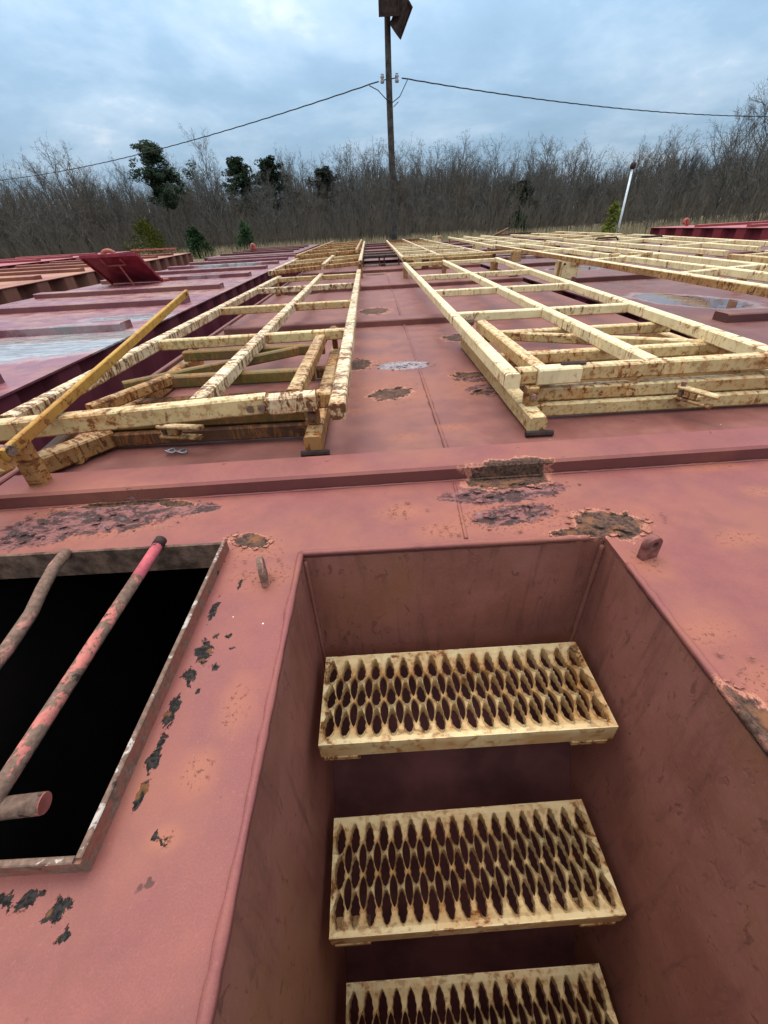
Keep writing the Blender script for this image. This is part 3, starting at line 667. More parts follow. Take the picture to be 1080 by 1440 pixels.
section('dull red barge section behind the puddled one', 2.10, 5.25, 10.95, 22.0, 0, 'deck_far', 'hull', [12.6, 15, 17.4, 19.8], rib_h=.06)
section('bright red barge section at the right edge with corrugated side', 9.75, 13.6, 3.0, 17.0, .21, 'deck_fresh', 'hull_fresh', [6.2, 8.6, 10.7, 12.8, 14.9], (9.95, 13.4), rib_h=.07, rib_w=.16, pitch=.85, dep=.14)
section('dark red barge section under the far right frames', 5.45, 8.9, 1.0, 12.5, 0, 'deck_far', 'hull', [5.5, 7.8, 10.2], rib_h=.06)
section('dark red barge section behind the far right frames', 5.45, 8.9, 13.2, 24.0, 0, 'deck_far', 'hull', [15, 17.5, 20], rib_h=.06)
section('purplish red barge section beyond the wet one', -5.9, -2.55, 17.4, 27.0, .03, 'deck_far', 'hull', [18.6, 20.4, 22.2, 24], shear=-.012, rib_h=.07, rib_w=.2)
section('pink topped barge section farthest left', -15.2, -10.9, 11.0, 27.0, .20, 'deck_fresh', 'hull_fresh', [13, 15.5, 18, 20.5, 23], shear=-.12, rib_h=.08, rib_w=.22)

# ------------------------------------------------------------------ tube frames
TB = .055
GF = 'cream tube frames laid on the barge decks'
def frame(label, rails, rungs, z, mats=('cream', 'cream'), skew=0.0, zb=0.0, blocks=(), rungmats=None, sz=TB):
    """rails: list of (x0,y0,x1,y1); rungs: y on the first rail; z: top height; zb: what the legs stand on"""
    x = sum(r[0] for r in rails) / len(rails); y = min(r[1] for r in rails)
    t = thing('tube_frame', label, 'frame', (x, y, zb), GF)
    h = sz
    for i, (x0, y0, x1, y1) in enumerate(rails):
        zz_ = .004 * random.uniform(-1, 1)
        bar('rail', (x0, y0, z - h / 2 + zz_), (x1, y1, z - h / 2 - zz_), sz, h, mats[0], t)
    def xr(r, yy): return r[0] + (r[2] - r[0]) * (yy - r[1]) / (r[3] - r[1])
    for k, yy in enumerate(rungs):
        mat = (rungmats[k % len(rungmats)] if rungmats else mats[1])
        for a, b in zip(rails[:-1], rails[1:]):
            xa = xr(a, yy) + sz / 2; ya = yy + skew * (xa - rails[0][0]); xb = xr(b, yy + skew * (b[0] - rails[0][0])) - sz / 2; yb = yy + skew * (xb - rails[0][0])
            yb2 = yb + random.uniform(-.015, .015)
            bar('rung', (xa, ya, z - h / 2 - .004), (xb, yb2, z - h / 2 - .004), sz * .96, h * .96, mat, t)
    for (bx, by, bz) in blocks:
        bar('foot', (bx, by, bz), (bx, by, z - h - .001), sz * 1.1, sz * 1.1, 'cream_orange', t)
    return t
# near right frame and the folded support under it
frame('clean cream tube frame lying right of the bare deck strip, nearest', [(.500, 1.50, .530, 7.30), (1.070, 1.615, 1.125, 7.30), (1.545, 1.62, 1.93, 7.30)], [2.83, 3.95, 5.28], .200, ('cream', 'cream'), blocks=[(.53, 7.2, 0), (1.12, 7.2, 0), (1.90, 7.2, 0)])
bpy_last = [o for o in col.objects if o.name.startswith('tube_frame')][-1]
bar('end_rung', (.531, 1.565, .171), (.600, 1.567, .171), .055, .055, 'cream_rust', bpy_last)
bar('end_sleeve', (.602, 1.557, .171), (.765, 1.565, .171), .066, .060, 'cream', bpy_last)
bar('end_rung', (.767, 1.577, .171), (1.60, 1.585, .171), .052, .055, 'cream_rust', bpy_last)
bar('pry_bar', (.700, 1.575, .206), (.790, 1.570, .206), .020, .012, 'darksteel', bpy_last)
bar('back_rung', (.56, 7.20, .17), (1.09, 7.22, .17), .05, .05, 'cream_rust', bpy_last); bar('back_rung', (1.15, 7.20, .17), (1.88, 7.22, .17), .05, .05, 'cream', bpy_last)

def support(label, xs, yf, dirs, mats, clev, chainmat=None):
    """folded support frame: low rails on the deck, crossbars, raised side rail, bolted post and clevis"""
    xa, xb = xs; s = dirs
    t = thing('folded_support', label, 'frame', ((xa + xb) / 2, yf, 0), 'folded support frames under the near frames')
    low, midm, side = mats
    o = bar('side_rail', (xa, yf - .105, .038), (xa, yf + 1.25, .038), .060, .066, side, t)
    bar('side_rail', (xb, yf - .08, .038), (xb, yf + 1.25, .038), .060, .066, side, t)
    e = .032
    x0, x1 = min(xa, xb) + e, max(xa, xb) - e
    for k, (y, z) in enumerate(((yf + .055, .040), (yf + .42, .040), (yf + .80, .040))): bar('crossbar', (x0, y, z), (x1, y, z), .050, .052, low, t)
    for k, (y, z) in enumerate(((yf + .075, .096), (yf + .50, .118), (yf + .98, .118))): bar('crossbar', (x0 + .01, y, z), (x1 - .01, y, z), .052, .052, midm, t)
    # raised side rail with knuckle, and the bent return on the far side
    bar('upper_rail', (xa + s * .075, yf + .09, .152), (xa + s * .065, yf + 1.15, .150), .055, .055, side, t)
    bar('corner_post', (xa + s * .005, yf + .03, .072), (xa + s * .005, yf + .03, .140), .050, .045, 'cream_orange', t)
    mb = MB(); mb.sweep([(xa + s * .005, yf + .003, .108), (xa + s * .005, yf - .012, .108)], .013, 10); build(mb, 'bolt', 'rustpipe', t)
    mb = MB(); mb.sweep([(xa + s * .02, yf + 1.16, .17), (xa - s * .03, yf + 1.16, .17)], .022, 10); build(mb, 'knuckle', 'rustpipe', t)
    bar('knuckle_plate', (xa + s * .0, yf + 1.19, .03), (xa + s * .0, yf + 1.19, .19), .05, .03, 'rustbar', t)
    xo = xb - s * .16
    bar('bent_return', (xo, yf + .50, .130), (xb + s * .03, yf + .16, .120), .045, .045, side, t)
    bar('long_brace', (xa + s * .18, yf + .90, .132), (xb + s * .02, yf + .42, .128), .04, .045, midm, t)
    mb = MB(); mb.sweep([(xa - .045, yf - .112, .012), (xa + .055, yf - .112, .012)], .012, 8); build(mb, 'foot_bolt', 'darksteel', t)
    # clevis of two flat bars with a pin
    cx, cy, cz, ax, ay, az = clev
    d = Vector((ax, ay, az))
    for q, m_ in ((.018, 'cream_rust'), (-.020, 'cream_orange')):
        p0 = Vector((cx, cy, cz + q)); mb_ = bar('clevis_arm', p0, p0 + d * (1.0 if q > 0 else .92), .034, .012, m_, t, .004)
    p = Vector((cx, cy, cz)) + d * .34; bar('clevis_block', p - d.normalized() * .02, p + d.normalized() * .02, .03, .025, 'cream_orange', t, .004)
    p = Vector((cx, cy, cz)) + d * .1
    mb = MB(); mb.sweep([p + Vector((0, 0, -.035)), p + Vector((0, 0, .04))], .009, 8); build(mb, 'clevis_pin', 'rustpipe', t)
    return t
support('cream rust-spotted folded support with clevis under the near right frame', (.580, 1.72), 1.50, 1, ('cream_rust', 'cream_rust', 'cream_rust'), (1.14, 1.515, .095, .085, -.105, -.012))
# near left frame
lf = frame('rust-banded cream tube frame lying left of the bare deck strip, nearest', [(-1.245, 1.36, -1.175, 6.15), (-.635, 1.44, -.630, 6.15), (-.132, 1.300, -.150, 6.45)], [2.49, 3.62, 4.87, 5.95], .200, ('cream_band', 'cream_band'), skew=.03, rungmats=['cream_rust', 'cream_rust', 'cream_band', 'cream_rust'], blocks=[(-1.18, 5.9, 0), (-.16, 6.0, 0)])
bar('end_rung', (-.162, 1.440, .170), (-.212, 1.436, .170), .055, .055, 'cream_orange', lf)
bar('end_sleeve', (-.214, 1.422, .170), (-.385, 1.405, .170), .064, .060, 'cream_band', lf)
bar('end_rung', (-.387, 1.420, .171), (-1.36, 1.285, .171), .055, .062, 'cream_rust', lf)
for bx in (-.40, -.44):
    mb = MB(); mb.sweep([(bx, 1.382, .165), (bx, 1.398, .165)], .013, 10); build(mb, 'bolt', 'rustpipe', lf)
support('mossy brown folded support with clevis under the near left frame', (-.235, -1.10), 1.44, -1, ('rustbar', 'moss', 'cream_orange'), (-.80, 1.435, .085, .165, -.022, -.006))
# old squared end blocks of the left support on the deck
ls = [o for o in col.objects if o.name.startswith('folded_support')][-1]
bar('end_block', (-1.165, 1.30, .045), (-1.03, 1.50, .045), .075, .062, 'cream_orange', ls); bar('end_block', (-1.19, 1.28, .03), (-1.23, 1.55, .03), .045, .05, 'rustbar', ls)
mb = MB()
for k, cx in enumerate((-.735, -.775)):
    mb.sweep([(cx + .019 * math.cos(a), 1.41 + .012 * math.sin(a) , .012 + .004 * k + .004 * math.sin(a * 2)) for a in [2 * math.pi * i / 14 for i in range(15)]], .0035, 6, False)
tag(build(mb, 'wire_hook', 'galv', smooth=True), 'small grey wire hook on deck under the mossy left support', 'hook')
# leaning yellow arm
ya = thing('yellow_arm', 'chipped ochre yellow bar with eye hole leaning across the near left frame', 'bar', (-1.03, 1.10, .05))
A0 = Vector((-1.035, 1.055, .190)); A1 = Vector((-1.065, 2.72, .398)); bar('arm', A0, A1, .018, .034, 'yellow', ya, .003)
dA = (A1 - A0).normalized()
for s_ in (-1, 1):
    mb = MB(); c = A1 - dA * .035; nx = Vector((1, 0, 0)); mb.sweep([c + nx * (.0085 * s_), c + nx * (.0098 * s_)], .010, 12); build(mb, 'eye_hole', 'darksteel', ya)
mb = MB(); mb.sweep([(-1.07, 1.085, .196), (-1.02, 1.072, .196)], .015, 12); build(mb, 'pivot_knuckle', 'rustpipe', ya)
bar('lower_link', (-1.05, 1.07, .182), (-1.30, .98, .075), .05, .075, 'cream_orange', ya); bar('lower_link', (-1.06, 1.045, .17), (-1.13, 1.035, .125), .02, .05, 'cream_rust', ya)
bar('pivot_post', (-1.075, 1.16, .046), (-1.075, 1.16, .176), .05, .05, 'cream_orange', ya)

# frames farther off
frame('long cream tube frame behind the near right one, rusty rungs', [(.545, 7.45, .70, 19.0), (1.17, 7.45, 1.32, 19.0), (1.93, 7.45, 1.98, 19.0)], [7.5, 8.65, 9.8, 10.6, 11.45, 12.4, 13.4, 14.6, 16.0, 17.4, 18.8], .235, ('cream_band', 'cream_rust'), zb=.05, rungmats=['cream_rust', 'cream', 'cream', 'cream_rust', 'cream', 'cream', 'cream_rust', 'cream_rust', 'cream_orange', 'rustbar', 'rustbar'], blocks=[(.56, 7.5, 0), (1.93, 7.5, 0), (.68, 18, .05), (1.96, 18, .05), (.63, 12.05, .06), (1.93, 12.05, .06)])
f2 = [o for o in col.objects if o.name.startswith('tube_frame')][-1]
for bx, m_ in ((.62, 'cream_orange'), (.74, 'cream'), (.86, 'rustbar'), (1.02, 'cream_orange')): bar('end_block', (bx - .05, 7.40, .155), (bx + .05, 7.40, .155), .05, .12, m_, f2)
bar('cross_beam', (.50, 7.36, .255), (2.25, 7.43, .255), .06, .035, 'cream_rust', f2); bar('beam_end', (2.2, 7.43, .19), (2.34, 7.43, .19), .06, .14, 'cream_rust', f2)
frame('rust-washed orange tube frame lying askew behind the near left one', [(-1.31, 6.25, -1.33, 18.6), (-.68, 7.02, -.76, 18.6), (-.145, 7.30, -.155, 18.6)], [6.35, 7.3, 8.3, 9.3, 10.4, 11.5, 12.8, 14.2, 15.6], .255, ('cream_band', 'cream_orange'), skew=.78, zb=0, blocks=[(-1.3, 6.5, 0), (-.15, 7.6, 0), (-1.32, 17.5, .05), (-.16, 17.5, .05), (-1.31, 11.6, .05), (-.15, 11.6, .05)], rungmats=['cream_orange', 'cream_orange', 'cream_rust'])
frame('orange rusted tube frame stacked on the askew left one', [(-1.26, 8.4, -1.27, 18.0), (-.24, 9.2, -.25, 18.0)], [8.5, 10, 11.5, 13, 14.8], .325, ('cream_orange', 'cream_orange'), skew=.78, zb=.2, sz=.05)
frame('cream tube frame with rusty front rail beside the puddle', [(2.26, 2.30, 2.42, 9.3), (2.70, 2.55, 2.93, 9.6), (3.06, 2.80, 3.58, 9.8)], [3.5, 5.05, 6.9, 8.8], .28, ('cream', 'cream'), skew=.30, blocks=[(2.37, 7.95, .05), (3.45, 7.95, .05), (3.1, 3.12, .05)])
f3 = [o for o in col.objects if o.name.startswith('tube_frame')][-1]
bar('rusted_face', (2.2315, 2.35, .252), (2.3885, 9.2, .252), .003, .045, 'cream_orange', f3, .001)
for (x, y) in ((2.95, 5.35), (3.05, 5.25), (2.72, 5.3), (3.42, 6.6)): bar('coupler', (x - .05, y, .282), (x + .06, y + .02, .282), .05, .03, 'cream_rust', f3)
frame('long thin cream tube frame on the far right deck, fourth from the left', [(2.46, 9.6, 2.85, 17.5), (3.0, 9.9, 3.4, 17.5), (3.62, 10.1, 4.0, 17.5)], [10.0, 11.6, 13.4, 15.4], .26, ('cream', 'cream'), skew=.2, blocks=[(2.52, 10.2, 0), (3.7, 10.4, 0), (2.8, 17, 0), (3.95, 17, 0)])
frame('rust-edged cream tube frame nearest the right picture edge', [(3.52, 3.4, 3.60, 4.72), (4.0, 3.2, 4.1, 4.9), (4.5, 3.0, 4.6, 5.1)], [4.6], .28, ('cream_rust', 'cream_rust'), skew=.25, blocks=[(3.55, 4.4, 0), (4.55, 4.4, 0)])
frame('cream tube frame with broken end in front of the bright red barge', [(3.87, 5.15, 4.10, 10.2), (4.46, 5.45, 5.10, 10.5), (5.10, 5.9, 5.75, 10.6)], [6.4, 8.2, 9.9], .28, ('cream', 'cream'), skew=.35, blocks=[(3.9, 5.62, .05), (4.05, 9.5, 0), (5.2, 9.5, 0)])
frame('cream tube frame farthest right, rusty at its left end', [(4.3, 10.8, 4.5, 15.5), (5.0, 11.0, 5.22, 15.7), (5.8, 11.2, 6.1, 16)], [11.2, 12.8, 14.6], .28, ('cream', 'cream_rust'), skew=.3, blocks=[(4.35, 12, 0), (5.1, 12, 0), (4.5, 15.2, 0)])
# bolted support boxes
def boxpost(label, x, y, wx, hz, z0=0):
    t = thing('bolted_post', label, 'post', (x, y, z0))
    mb = MB(); mb.prism([(-wx / 2 - .012, 0), (wx / 2 + .012, 0), (wx / 2, hz), (-wx / 2, hz)], lambda u, v: (x + u, y, z0 + v), lambda u, v: (x + u, y + .13, z0 + v)); build(mb, 'plate', 'cream', t)
    bar('side_flange', (x - wx / 2 - .012, y - .012, z0 + .002), (x - wx / 2 + .008, y - .012, z0 + hz - .01), .045, .02, 'cream_orange', t, .003)
    bar('top_clip', (x + wx * .08, y - .010, z0 + hz - .035), (x + wx / 2 + .03, y - .010, z0 + hz - .035), .02, .055, 'cream_rust', t, .003)
    for bx in (-wx * .25, wx * .38):
        mb = MB(); mb.sweep([(x + bx, y - .004, z0 + hz - .04), (x + bx, y - .03, z0 + hz - .04)], .012, 8); build(mb, 'bolt', 'darksteel', t)
    return t
boxpost('cream bolted box post on deck between the near right and puddle frames', 2.53, 6.02, .25, .205)
boxpost('small cream bolted box post far back on the right deck', 3.02, 13.5, .22, .26)
boxpost('rusty cream bolted post at the left end of the far right frame', 2.45, 17.6, .3, .30)
# low trestle at the end of the bare strip
tr = thing('rusted_trestle', 'dark rusted low trestle at the far end of the bare deck strip', 'trestle', (.25, 10.1, 0))
bar('beam', (-.20, 9.95, .165), (.66, 9.90, .165), .30, .05, 'darksteel', tr); bar('beam', (-.17, 10.4, .195), (.62, 10.36, .195), .22, .04, 'brownsteel', tr)
for x in (-.13, .20, .30, .60): bar('leg', (x, 9.86, 0), (x, 9.86, .138), .03, .03, 'brownsteel', tr)
mb = MB(); mb.sweep([(-.1, 9.86, .05), (.2, 9.86, .05)], .012, 6); build(mb, 'stretcher', 'brownsteel', tr)
tag(build(MB().box((.27, 9.72, .02), (.1, .1, .04)), 'rusted_lump', 'darksteel'), 'dark rusted lump on deck before the low trestle', 'scrap')

# hatch lid on the wet section
ld = thing('hatch_lid', 'dark red hatch lid propped open on the wet barge section', 'hatch lid', (-4.4, 9.0, 0))
h0, h1 = Vector((-4.88, 9.05, .03)), Vector((-3.92, 9.02, .03)); e2 = Vector((0, -.70, .46))
nrm = (h1 - h0).cross(e2).normalized()
def quadslab(a, b, c, d, th): 
    mb = MB(); n_ = (b - a).cross(d - a).normalized() * th; return mb.add([a, b, c, d, a + n_, b + n_, c + n_, d + n_], [(0, 1, 2, 3), (7, 6, 5, 4), (0, 4, 5, 1), (1, 5, 6, 2), (2, 6, 7, 3), (3, 7, 4, 0)])
build(quadslab(h0, h1, h1 + e2, h0 + e2, .02), 'lid_plate', 'lidred', ld)
low = -nrm if nrm.z > 0 else nrm
for a, b in ((h0, h0 + e2), (h1, h1 + e2), (h0 + e2, h1 + e2)): bar('lid_rim', a + low * .02, b + low * .02, .03, .05, 'lidred', ld, .004)
c = (h0 + h1) / 2 + e2 * .72 + low * .05
mb = MB(); mb.sweep([c + Vector((-.16, 0, 0)) + e2 * .2, c + Vector((-.16, 0, 0)), c + Vector((.16, 0, 0)), c + Vector((.16, 0, 0)) + e2 * .2], .014, 8); build(mb, 'handle', 'redpart', ld)
mb = MB(); mb.sweep([c + Vector((.04, 0, 0)), Vector((-4.28, 8.62, .0))], .016, 8); build(mb, 'prop', 'redpart', ld)
mb = MB(); mb.sweep([(-3.9, 9.02, .03), (-3.8, 9.02, .03)], .025, 8); build(mb, 'hinge', 'redpart', ld)
# goosenecks
def vent(label, x, y, z0, r, w_, h_):
    pts = [(x + w_ / 2, y, z0), (x + w_ / 2, y, z0 + h_ * .55)] + [(x + w_ / 2 * math.cos(a), y, z0 + h_ * .55 + h_ * .35 * math.sin(a)) for a in [math.pi * i / 10 for i in range(1, 11)]] + [(x - w_ / 2, y, z0 + h_ * .25)]
    mb = MB(); mb.sweep(pts, r, 12); return tag(build(mb, 'gooseneck_vent', 'redpart', smooth=True), label, 'vent', 'gooseneck vents on the barges')
vent('faded red gooseneck vent standing behind the propped hatch lid', -9.15, 17.4, .12, .07, .42, .32)
vent('pinkish gooseneck vent on the purplish barge beyond the wet one', -4.75, 20.3, .03, .06, .13, .30)
vent('bright red gooseneck vent on the right edge barge', 10.75, 16.7, .21, .05, .13, .2)
vent('small pale gooseneck vent on the farthest left barge', -12.6, 14.6, .2, .06, .22, .25)
# red pipe rack lying on the rusty left barge
rk = thing('pipe_rack', 'low red pipe rack behind the propped hatch lid', 'rack', (-8.2, 18.6, .13))
bar('rail', (-8.9, 18.6, .36), (-7.3, 18.8, .34), .05, .05, 'redpart', rk)
for x in (-8.7, -8.35, -7.7, -7.4): bar('leg', (x, 18.62, .12), (x + random.uniform(-.1, .1), 18.66, .33), .03, .03, 'lidred', rk)
# rust brown scrap pile and bent grab handles on the right decks
sc = thing('scrap_pile', 'pile of brown scrap bars and planks at far right deck end', 'scrap', (4.6, 18.5, 0))
for k in range(7):
    x = 3.3 + k * .32; bar('scrap_bar', (x, 18.2 + random.uniform(-.5, .5), .06 + .03 * k % .2), (x + random.uniform(.6, 1.3), 18.6 + random.uniform(-.5, .5), .15 + random.uniform(0, .25)), .07, .05, random.choice(['cream_orange', 'rustbar', 'darksteel']), sc)
for lab, x, y in (('dark bent grab rail on far right deck, left of the pair', 4.35, 9.35), ('dark bent grab rail on far right deck, right of the pair', 4.95, 8.9)):
    mb = MB(); mb.sweep([(x, y, 0), (x, y, .25), (x + .04, y, .29), (x + .40, y, .29), (x + .44, y, .25), (x + .44, y, 0)], .016, 8); tag(build(mb, 'grab_rail', 'darksteel', smooth=True), lab, 'grab rail', 'bent grab rails')

# ------------------------------------------------------------------ pole, lamps, wires
PX, PY = 1.24, 24.0
pt = thing('utility_pole', 'weathered wooden utility pole behind the barges carrying two floodlights', 'utility pole', (PX, PY, GZ))
pts = [(PX + .03 * math.sin(z * .6), PY, GZ + z) for z in ramp(0, 11.2, 16)]
mb = MB(); mb.sweep(pts, [.165 - .055 * i / 16 for i in range(17)], 14); build(mb, 'shaft', 'wood', pt, True)
zi = 5.62
mb = MB(); mb.sweep([(PX - .32, PY - .05, zi - .03), (PX + .33, PY - .05, zi + .02)], .018, 6); build(mb, 'insulator_bolt', 'darksteel', pt)
for s_ in (-1, 1):
    mb = MB(); mb.sweep([(PX + s_ * .30, PY - .05, zi - .12), (PX + s_ * .30, PY - .05, zi - .05), (PX + s_ * .30, PY - .05, zi), (PX + s_ * .30, PY - .05, zi + .05), (PX + s_ * .30, PY - .05, zi + .12)], [.07, .085, .045, .085, .07], 12); build(mb, 'insulator', 'porcelain', pt, True)
    mb = MB(); mb.sweep([(PX + s_ * .24, PY - .05, zi + .14), (PX + s_ * .36, PY - .05, zi + .14)], .015, 6); build(mb, 'insulator_strap', 'darksteel', pt)
mb = MB(); mb.sweep([(PX + .13, PY - .1, zi - .85), (PX + .34, PY - .1, zi - .70)], .015, 6); build(mb, 'step_bolt', 'darksteel', pt)
def flood(label, c, rot, w_, h_, d_):
    t = thing('floodlight', label, 'floodlight', c, 'floodlights on the utility pole'); m3 = rot.to_3x3(); c = Vector(c)
    mb = MB(); mb.prism([(-w_ / 2, -h_ / 2), (w_ / 2, -h_ / 2), (w_ / 2, h_ / 2), (-w_ / 2, h_ / 2)], lambda u, v: m3 @ Vector((u, -d_ / 2, v)) + c, lambda u, v: m3 @ Vector((u * .8, d_ / 2, v * .8)) + c); build(mb, 'housing', 'lampbrown', t)
    mb = MB(); mb.box(c + m3 @ Vector((0, -d_ / 2 - .012, 0)), (w_ * .86, .02, h_ * .86), m3); build(mb, 'glass', 'lampbrown', t)
    for (u, v, a, b) in ((0, h_ / 2 - .03, w_, .06), (0, -h_ / 2 + .03, w_, .06), (-w_ / 2 + .03, 0, .06, h_ - .12), (w_ / 2 - .03, 0, .06, h_ - .12)):
        mb = MB(); mb.box(c + m3 @ Vector((u, -d_ / 2 - .03, v)), (a, .06, b), m3); build(mb, 'lamp_frame', 'darksteel', t)
    mb = MB(); mb.box(c + m3 @ Vector((0, -d_ / 2 - .028, 0)), (.03, .012, h_ * .85), m3); build(mb, 'lens_bar', 'lampbrown', t)
    mb = MB(); mb.sweep([c + m3 @ Vector((0, d_ / 2, 0)), Vector((PX, PY, c.z - .2))], .03, 8); build(mb, 'bracket', 'darksteel', t)
    return t
flood('brown box floodlight on top of the pole facing the barges', (PX + .02, PY - .42, 7.62), Matrix.Rotation(R_(14), 4, 'X'), .78, .80, .34)
flood('brown box floodlight on top of the pole turned right and tilted down', (PX + .46, PY - .05, 7.30), Matrix.Rotation(R_(72), 4, 'Z') @ Matrix.Rotation(R_(32), 4, 'X'), .80, .95, .30)
def wire(label, a, b, sag, r=.022, n_=40, twist=True):
    a = Vector(a); b = Vector(b); mb = MB(); pts = []
    for i in range(n_ + 1):
        u = i / n_; p = a.lerp(b, u); p.z -= sag * 4 * u * (1 - u); pts.append(p + Vector((0, 0, .012 * (i % 2) if twist else 0)))
    mb.sweep(pts, r, 6); return tag(build(mb, 'overhead_wire', 'wire', smooth=True), label, 'wire', 'overhead wires')
wire('twisted overhead wire running left from the pole', (PX - .45, PY - .05, zi - .06), (-33.0, 46.0, 5.35), .55, n_=90)
wire('twisted overhead wire running right from the pole', (PX + .50, PY - .05, zi), (31.0, 36.0, 5.30), .45, n_=90)
mb = MB(); mb.sweep([(PX - .85, PY - .05, zi - .16), (PX - .5, PY - .1, zi - .32), (PX - .16, PY - .16, zi - .62), (PX + .1, PY - .18, zi - .72), (PX + .40, PY - .14, zi - .55), (PX + .75, PY - .06, zi - .03)], .018, 6)
tag(build(mb, 'jumper_wire', 'wire', smooth=True), 'slack jumper wire looping under the insulators on the pole', 'wire')
wp = thing('marker_pole', 'thin white marker pole with black cap at the wood edge', 'pole', (19.9, 39.2, gh(19.9, 39.2)))
mb = MB(); mb.sweep([(19.9, 39.2, gh(19.9, 39.2)), (19.95, 39.2, 3.35)], .075, 10); build(mb, 'shaft', 'whitepole', wp, True)
mb = MB(); mb.sweep([(19.95, 39.2, 3.32), (19.95, 39.2, 3.42), (19.95, 39.2, 3.62), (19.95, 39.2, 3.75)], [.08, .2, .2, .1], 10); build(mb, 'cap', 'darksteel', wp, True)

# ------------------------------------------------------------------ trees
def seg(mb, a, b, ra, rb, n_=3):
    d = b - a
    if d.length < 1e-5: return
    d.normalize(); x = d.orthogonal().normalized(); y = d.cross(x)
    vs = [a + (x * math.cos(2 * math.pi * k / n_) + y * math.sin(2 * math.pi * k / n_)) * ra for k in range(n_)] + [b + (x * math.cos(2 * math.pi * k / n_) + y * math.sin(2 * math.pi * k / n_)) * rb for k in range(n_)]
    mb.add(vs, [(k, (k + 1) % n_, n_ + (k + 1) % n_, n_ + k) for k in range(n_)])
def bare_tree(seed, H, spread, dens, trunk_mat='bark', tw='twig'):
    rg = random.Random(seed); T = MB(); B = MB()
    def rv(): return Vector((rg.uniform(-1, 1), rg.uniform(-1, 1), rg.uniform(-1, 1)))
    def branch(p, d, ln, r, lev):
        k = 4 if lev < 2 else 3; q = p.copy(); pts = [q.copy()]
        for i in range(k):
            d = (d + rv() * .16 + Vector((0, 0, .10 if lev < 3 else .05))).normalized(); nq = q + d * (ln / k)
            seg(B, q, nq, r * (1 - i / (k + .6)), r * (1 - (i + 1) / (k + .6)), 4 if lev < 2 else 3); q = nq; pts.append(q.copy())
        if lev >= 4 or ln < .45: return
        nb = max(2, int(dens * (5 if lev == 1 else 3.6)))
        for j in range(nb):
            u = rg.uniform(.25, 1.0); i = min(k - 1, int(u * k)); pp = pts[i].lerp(pts[i + 1], u * k - i)
            nd = (d + rv() * 1.0).normalized(); branch(pp, nd, ln * rg.uniform(.38, .66), max(r * .55, .016), lev + 1)
    # trunk
    k = 10; q = Vector((0, 0, -.3)); d = Vector((rg.uniform(-.06, .06), rg.uniform(-.06, .06), 1)).normalized(); r0 = H * .0105
    pts = [q.copy()]
    for i in range(k):
        d = (d + rv() * .05 + Vector((0, 0, .05))).normalized(); nq = q + d * ((H + .3) * .92 / k)
        seg(T, q, nq, r0 * (1 - i / (k + .8)), r0 * (1 - (i + 1) / (k + .8)), 6); q = nq; pts.append(q.copy())
    n1 = int(15 * dens + 8)
    for j in range(n1):
        u = rg.uniform(.22, 1.0); i = min(k - 1, int(u * k)); pp = pts[i].lerp(pts[i + 1], u * k - i)
        a = rg.uniform(0, 2 * math.pi); el = rg.uniform(.25, .95) + u * .3
        nd = Vector((math.cos(a) * math.cos(el), math.sin(a) * math.cos(el), math.sin(el)))
        branch(pp, nd, H * spread * (1.25 - .75 * u) * rg.uniform(.7, 1.3), r0 * (1.05 - u) * .55 + .03, 1)
    return T.mesh('trunk', M[trunk_mat]), B.mesh('crown', M[tw])
def needle_blob(mb, c, r, rg, n_, size, flat=.7):
    for _ in range(n_):
        v = Vector((rg.gauss(0, 1), rg.gauss(0, 1), rg.gauss(0, 1))); v = v.normalized() * (r * rg.uniform(.35, 1.0) ** .6); v.z *= flat; p = c + v
        a = Vector((rg.gauss(0, 1), rg.gauss(0, 1), rg.gauss(0, .6))).normalized() * size * rg.uniform(.6, 1.3); b = a.orthogonal().normalized() * size * .45
        mb.add([p - a * .5 - b * .3, p + a * .7, p - a * .3 + b * .6, p + b], [(0, 1, 2), (0, 3, 1)])
def pine_tree(seed, H, crown0, cw, mat, n_=34, leaf=.38, per=90):
    rg = random.Random(seed); T = MB(); C = MB(); q = Vector((0, 0, -.3)); r0 = H * .011; top = []
    k = 9
    for i in range(k):
        nq = Vector((math.sin(i * .7) * .12, math.cos(i * .9) * .1, (H + .3) * (i + 1) / k - .3)); seg(T, q, nq, r0 * (1 - i / (k + 1)), r0 * (1 - (i + 1) / (k + 1)), 6); q = nq
    for j in range(n_):
        u = crown0 + (1 - crown0) * rg.random() ** .75; a = rg.uniform(0, 6.28); v = (u - crown0) / (1 - crown0)
        w_ = cw * (.35 + .75 * math.sin(math.pi * min(1, .25 + .70 * v))) * (1.1 - .55 * v) * rg.uniform(.25, 1.1) * (1 + .35 * math.sin(a * 2 + seed))
        p = Vector((0, 0, H * u - .2 * w_)); e = p + Vector((math.cos(a) * w_, math.sin(a) * w_, rg.uniform(.1, .6) * w_)); seg(C, p, e, .07, .02, 3)
        for q in range(3):
            c_ = p.lerp(e, rg.uniform(.45, 1.1)) + Vector((rg.uniform(-.5, .5), rg.uniform(-.5, .5), rg.uniform(-.2, .4))); needle_blob(C, c_, cw * rg.uniform(.10, .20), rg, per // 3, leaf, .6)
    return T.mesh('trunk', M['bark']), C.mesh('crown', M[mat])
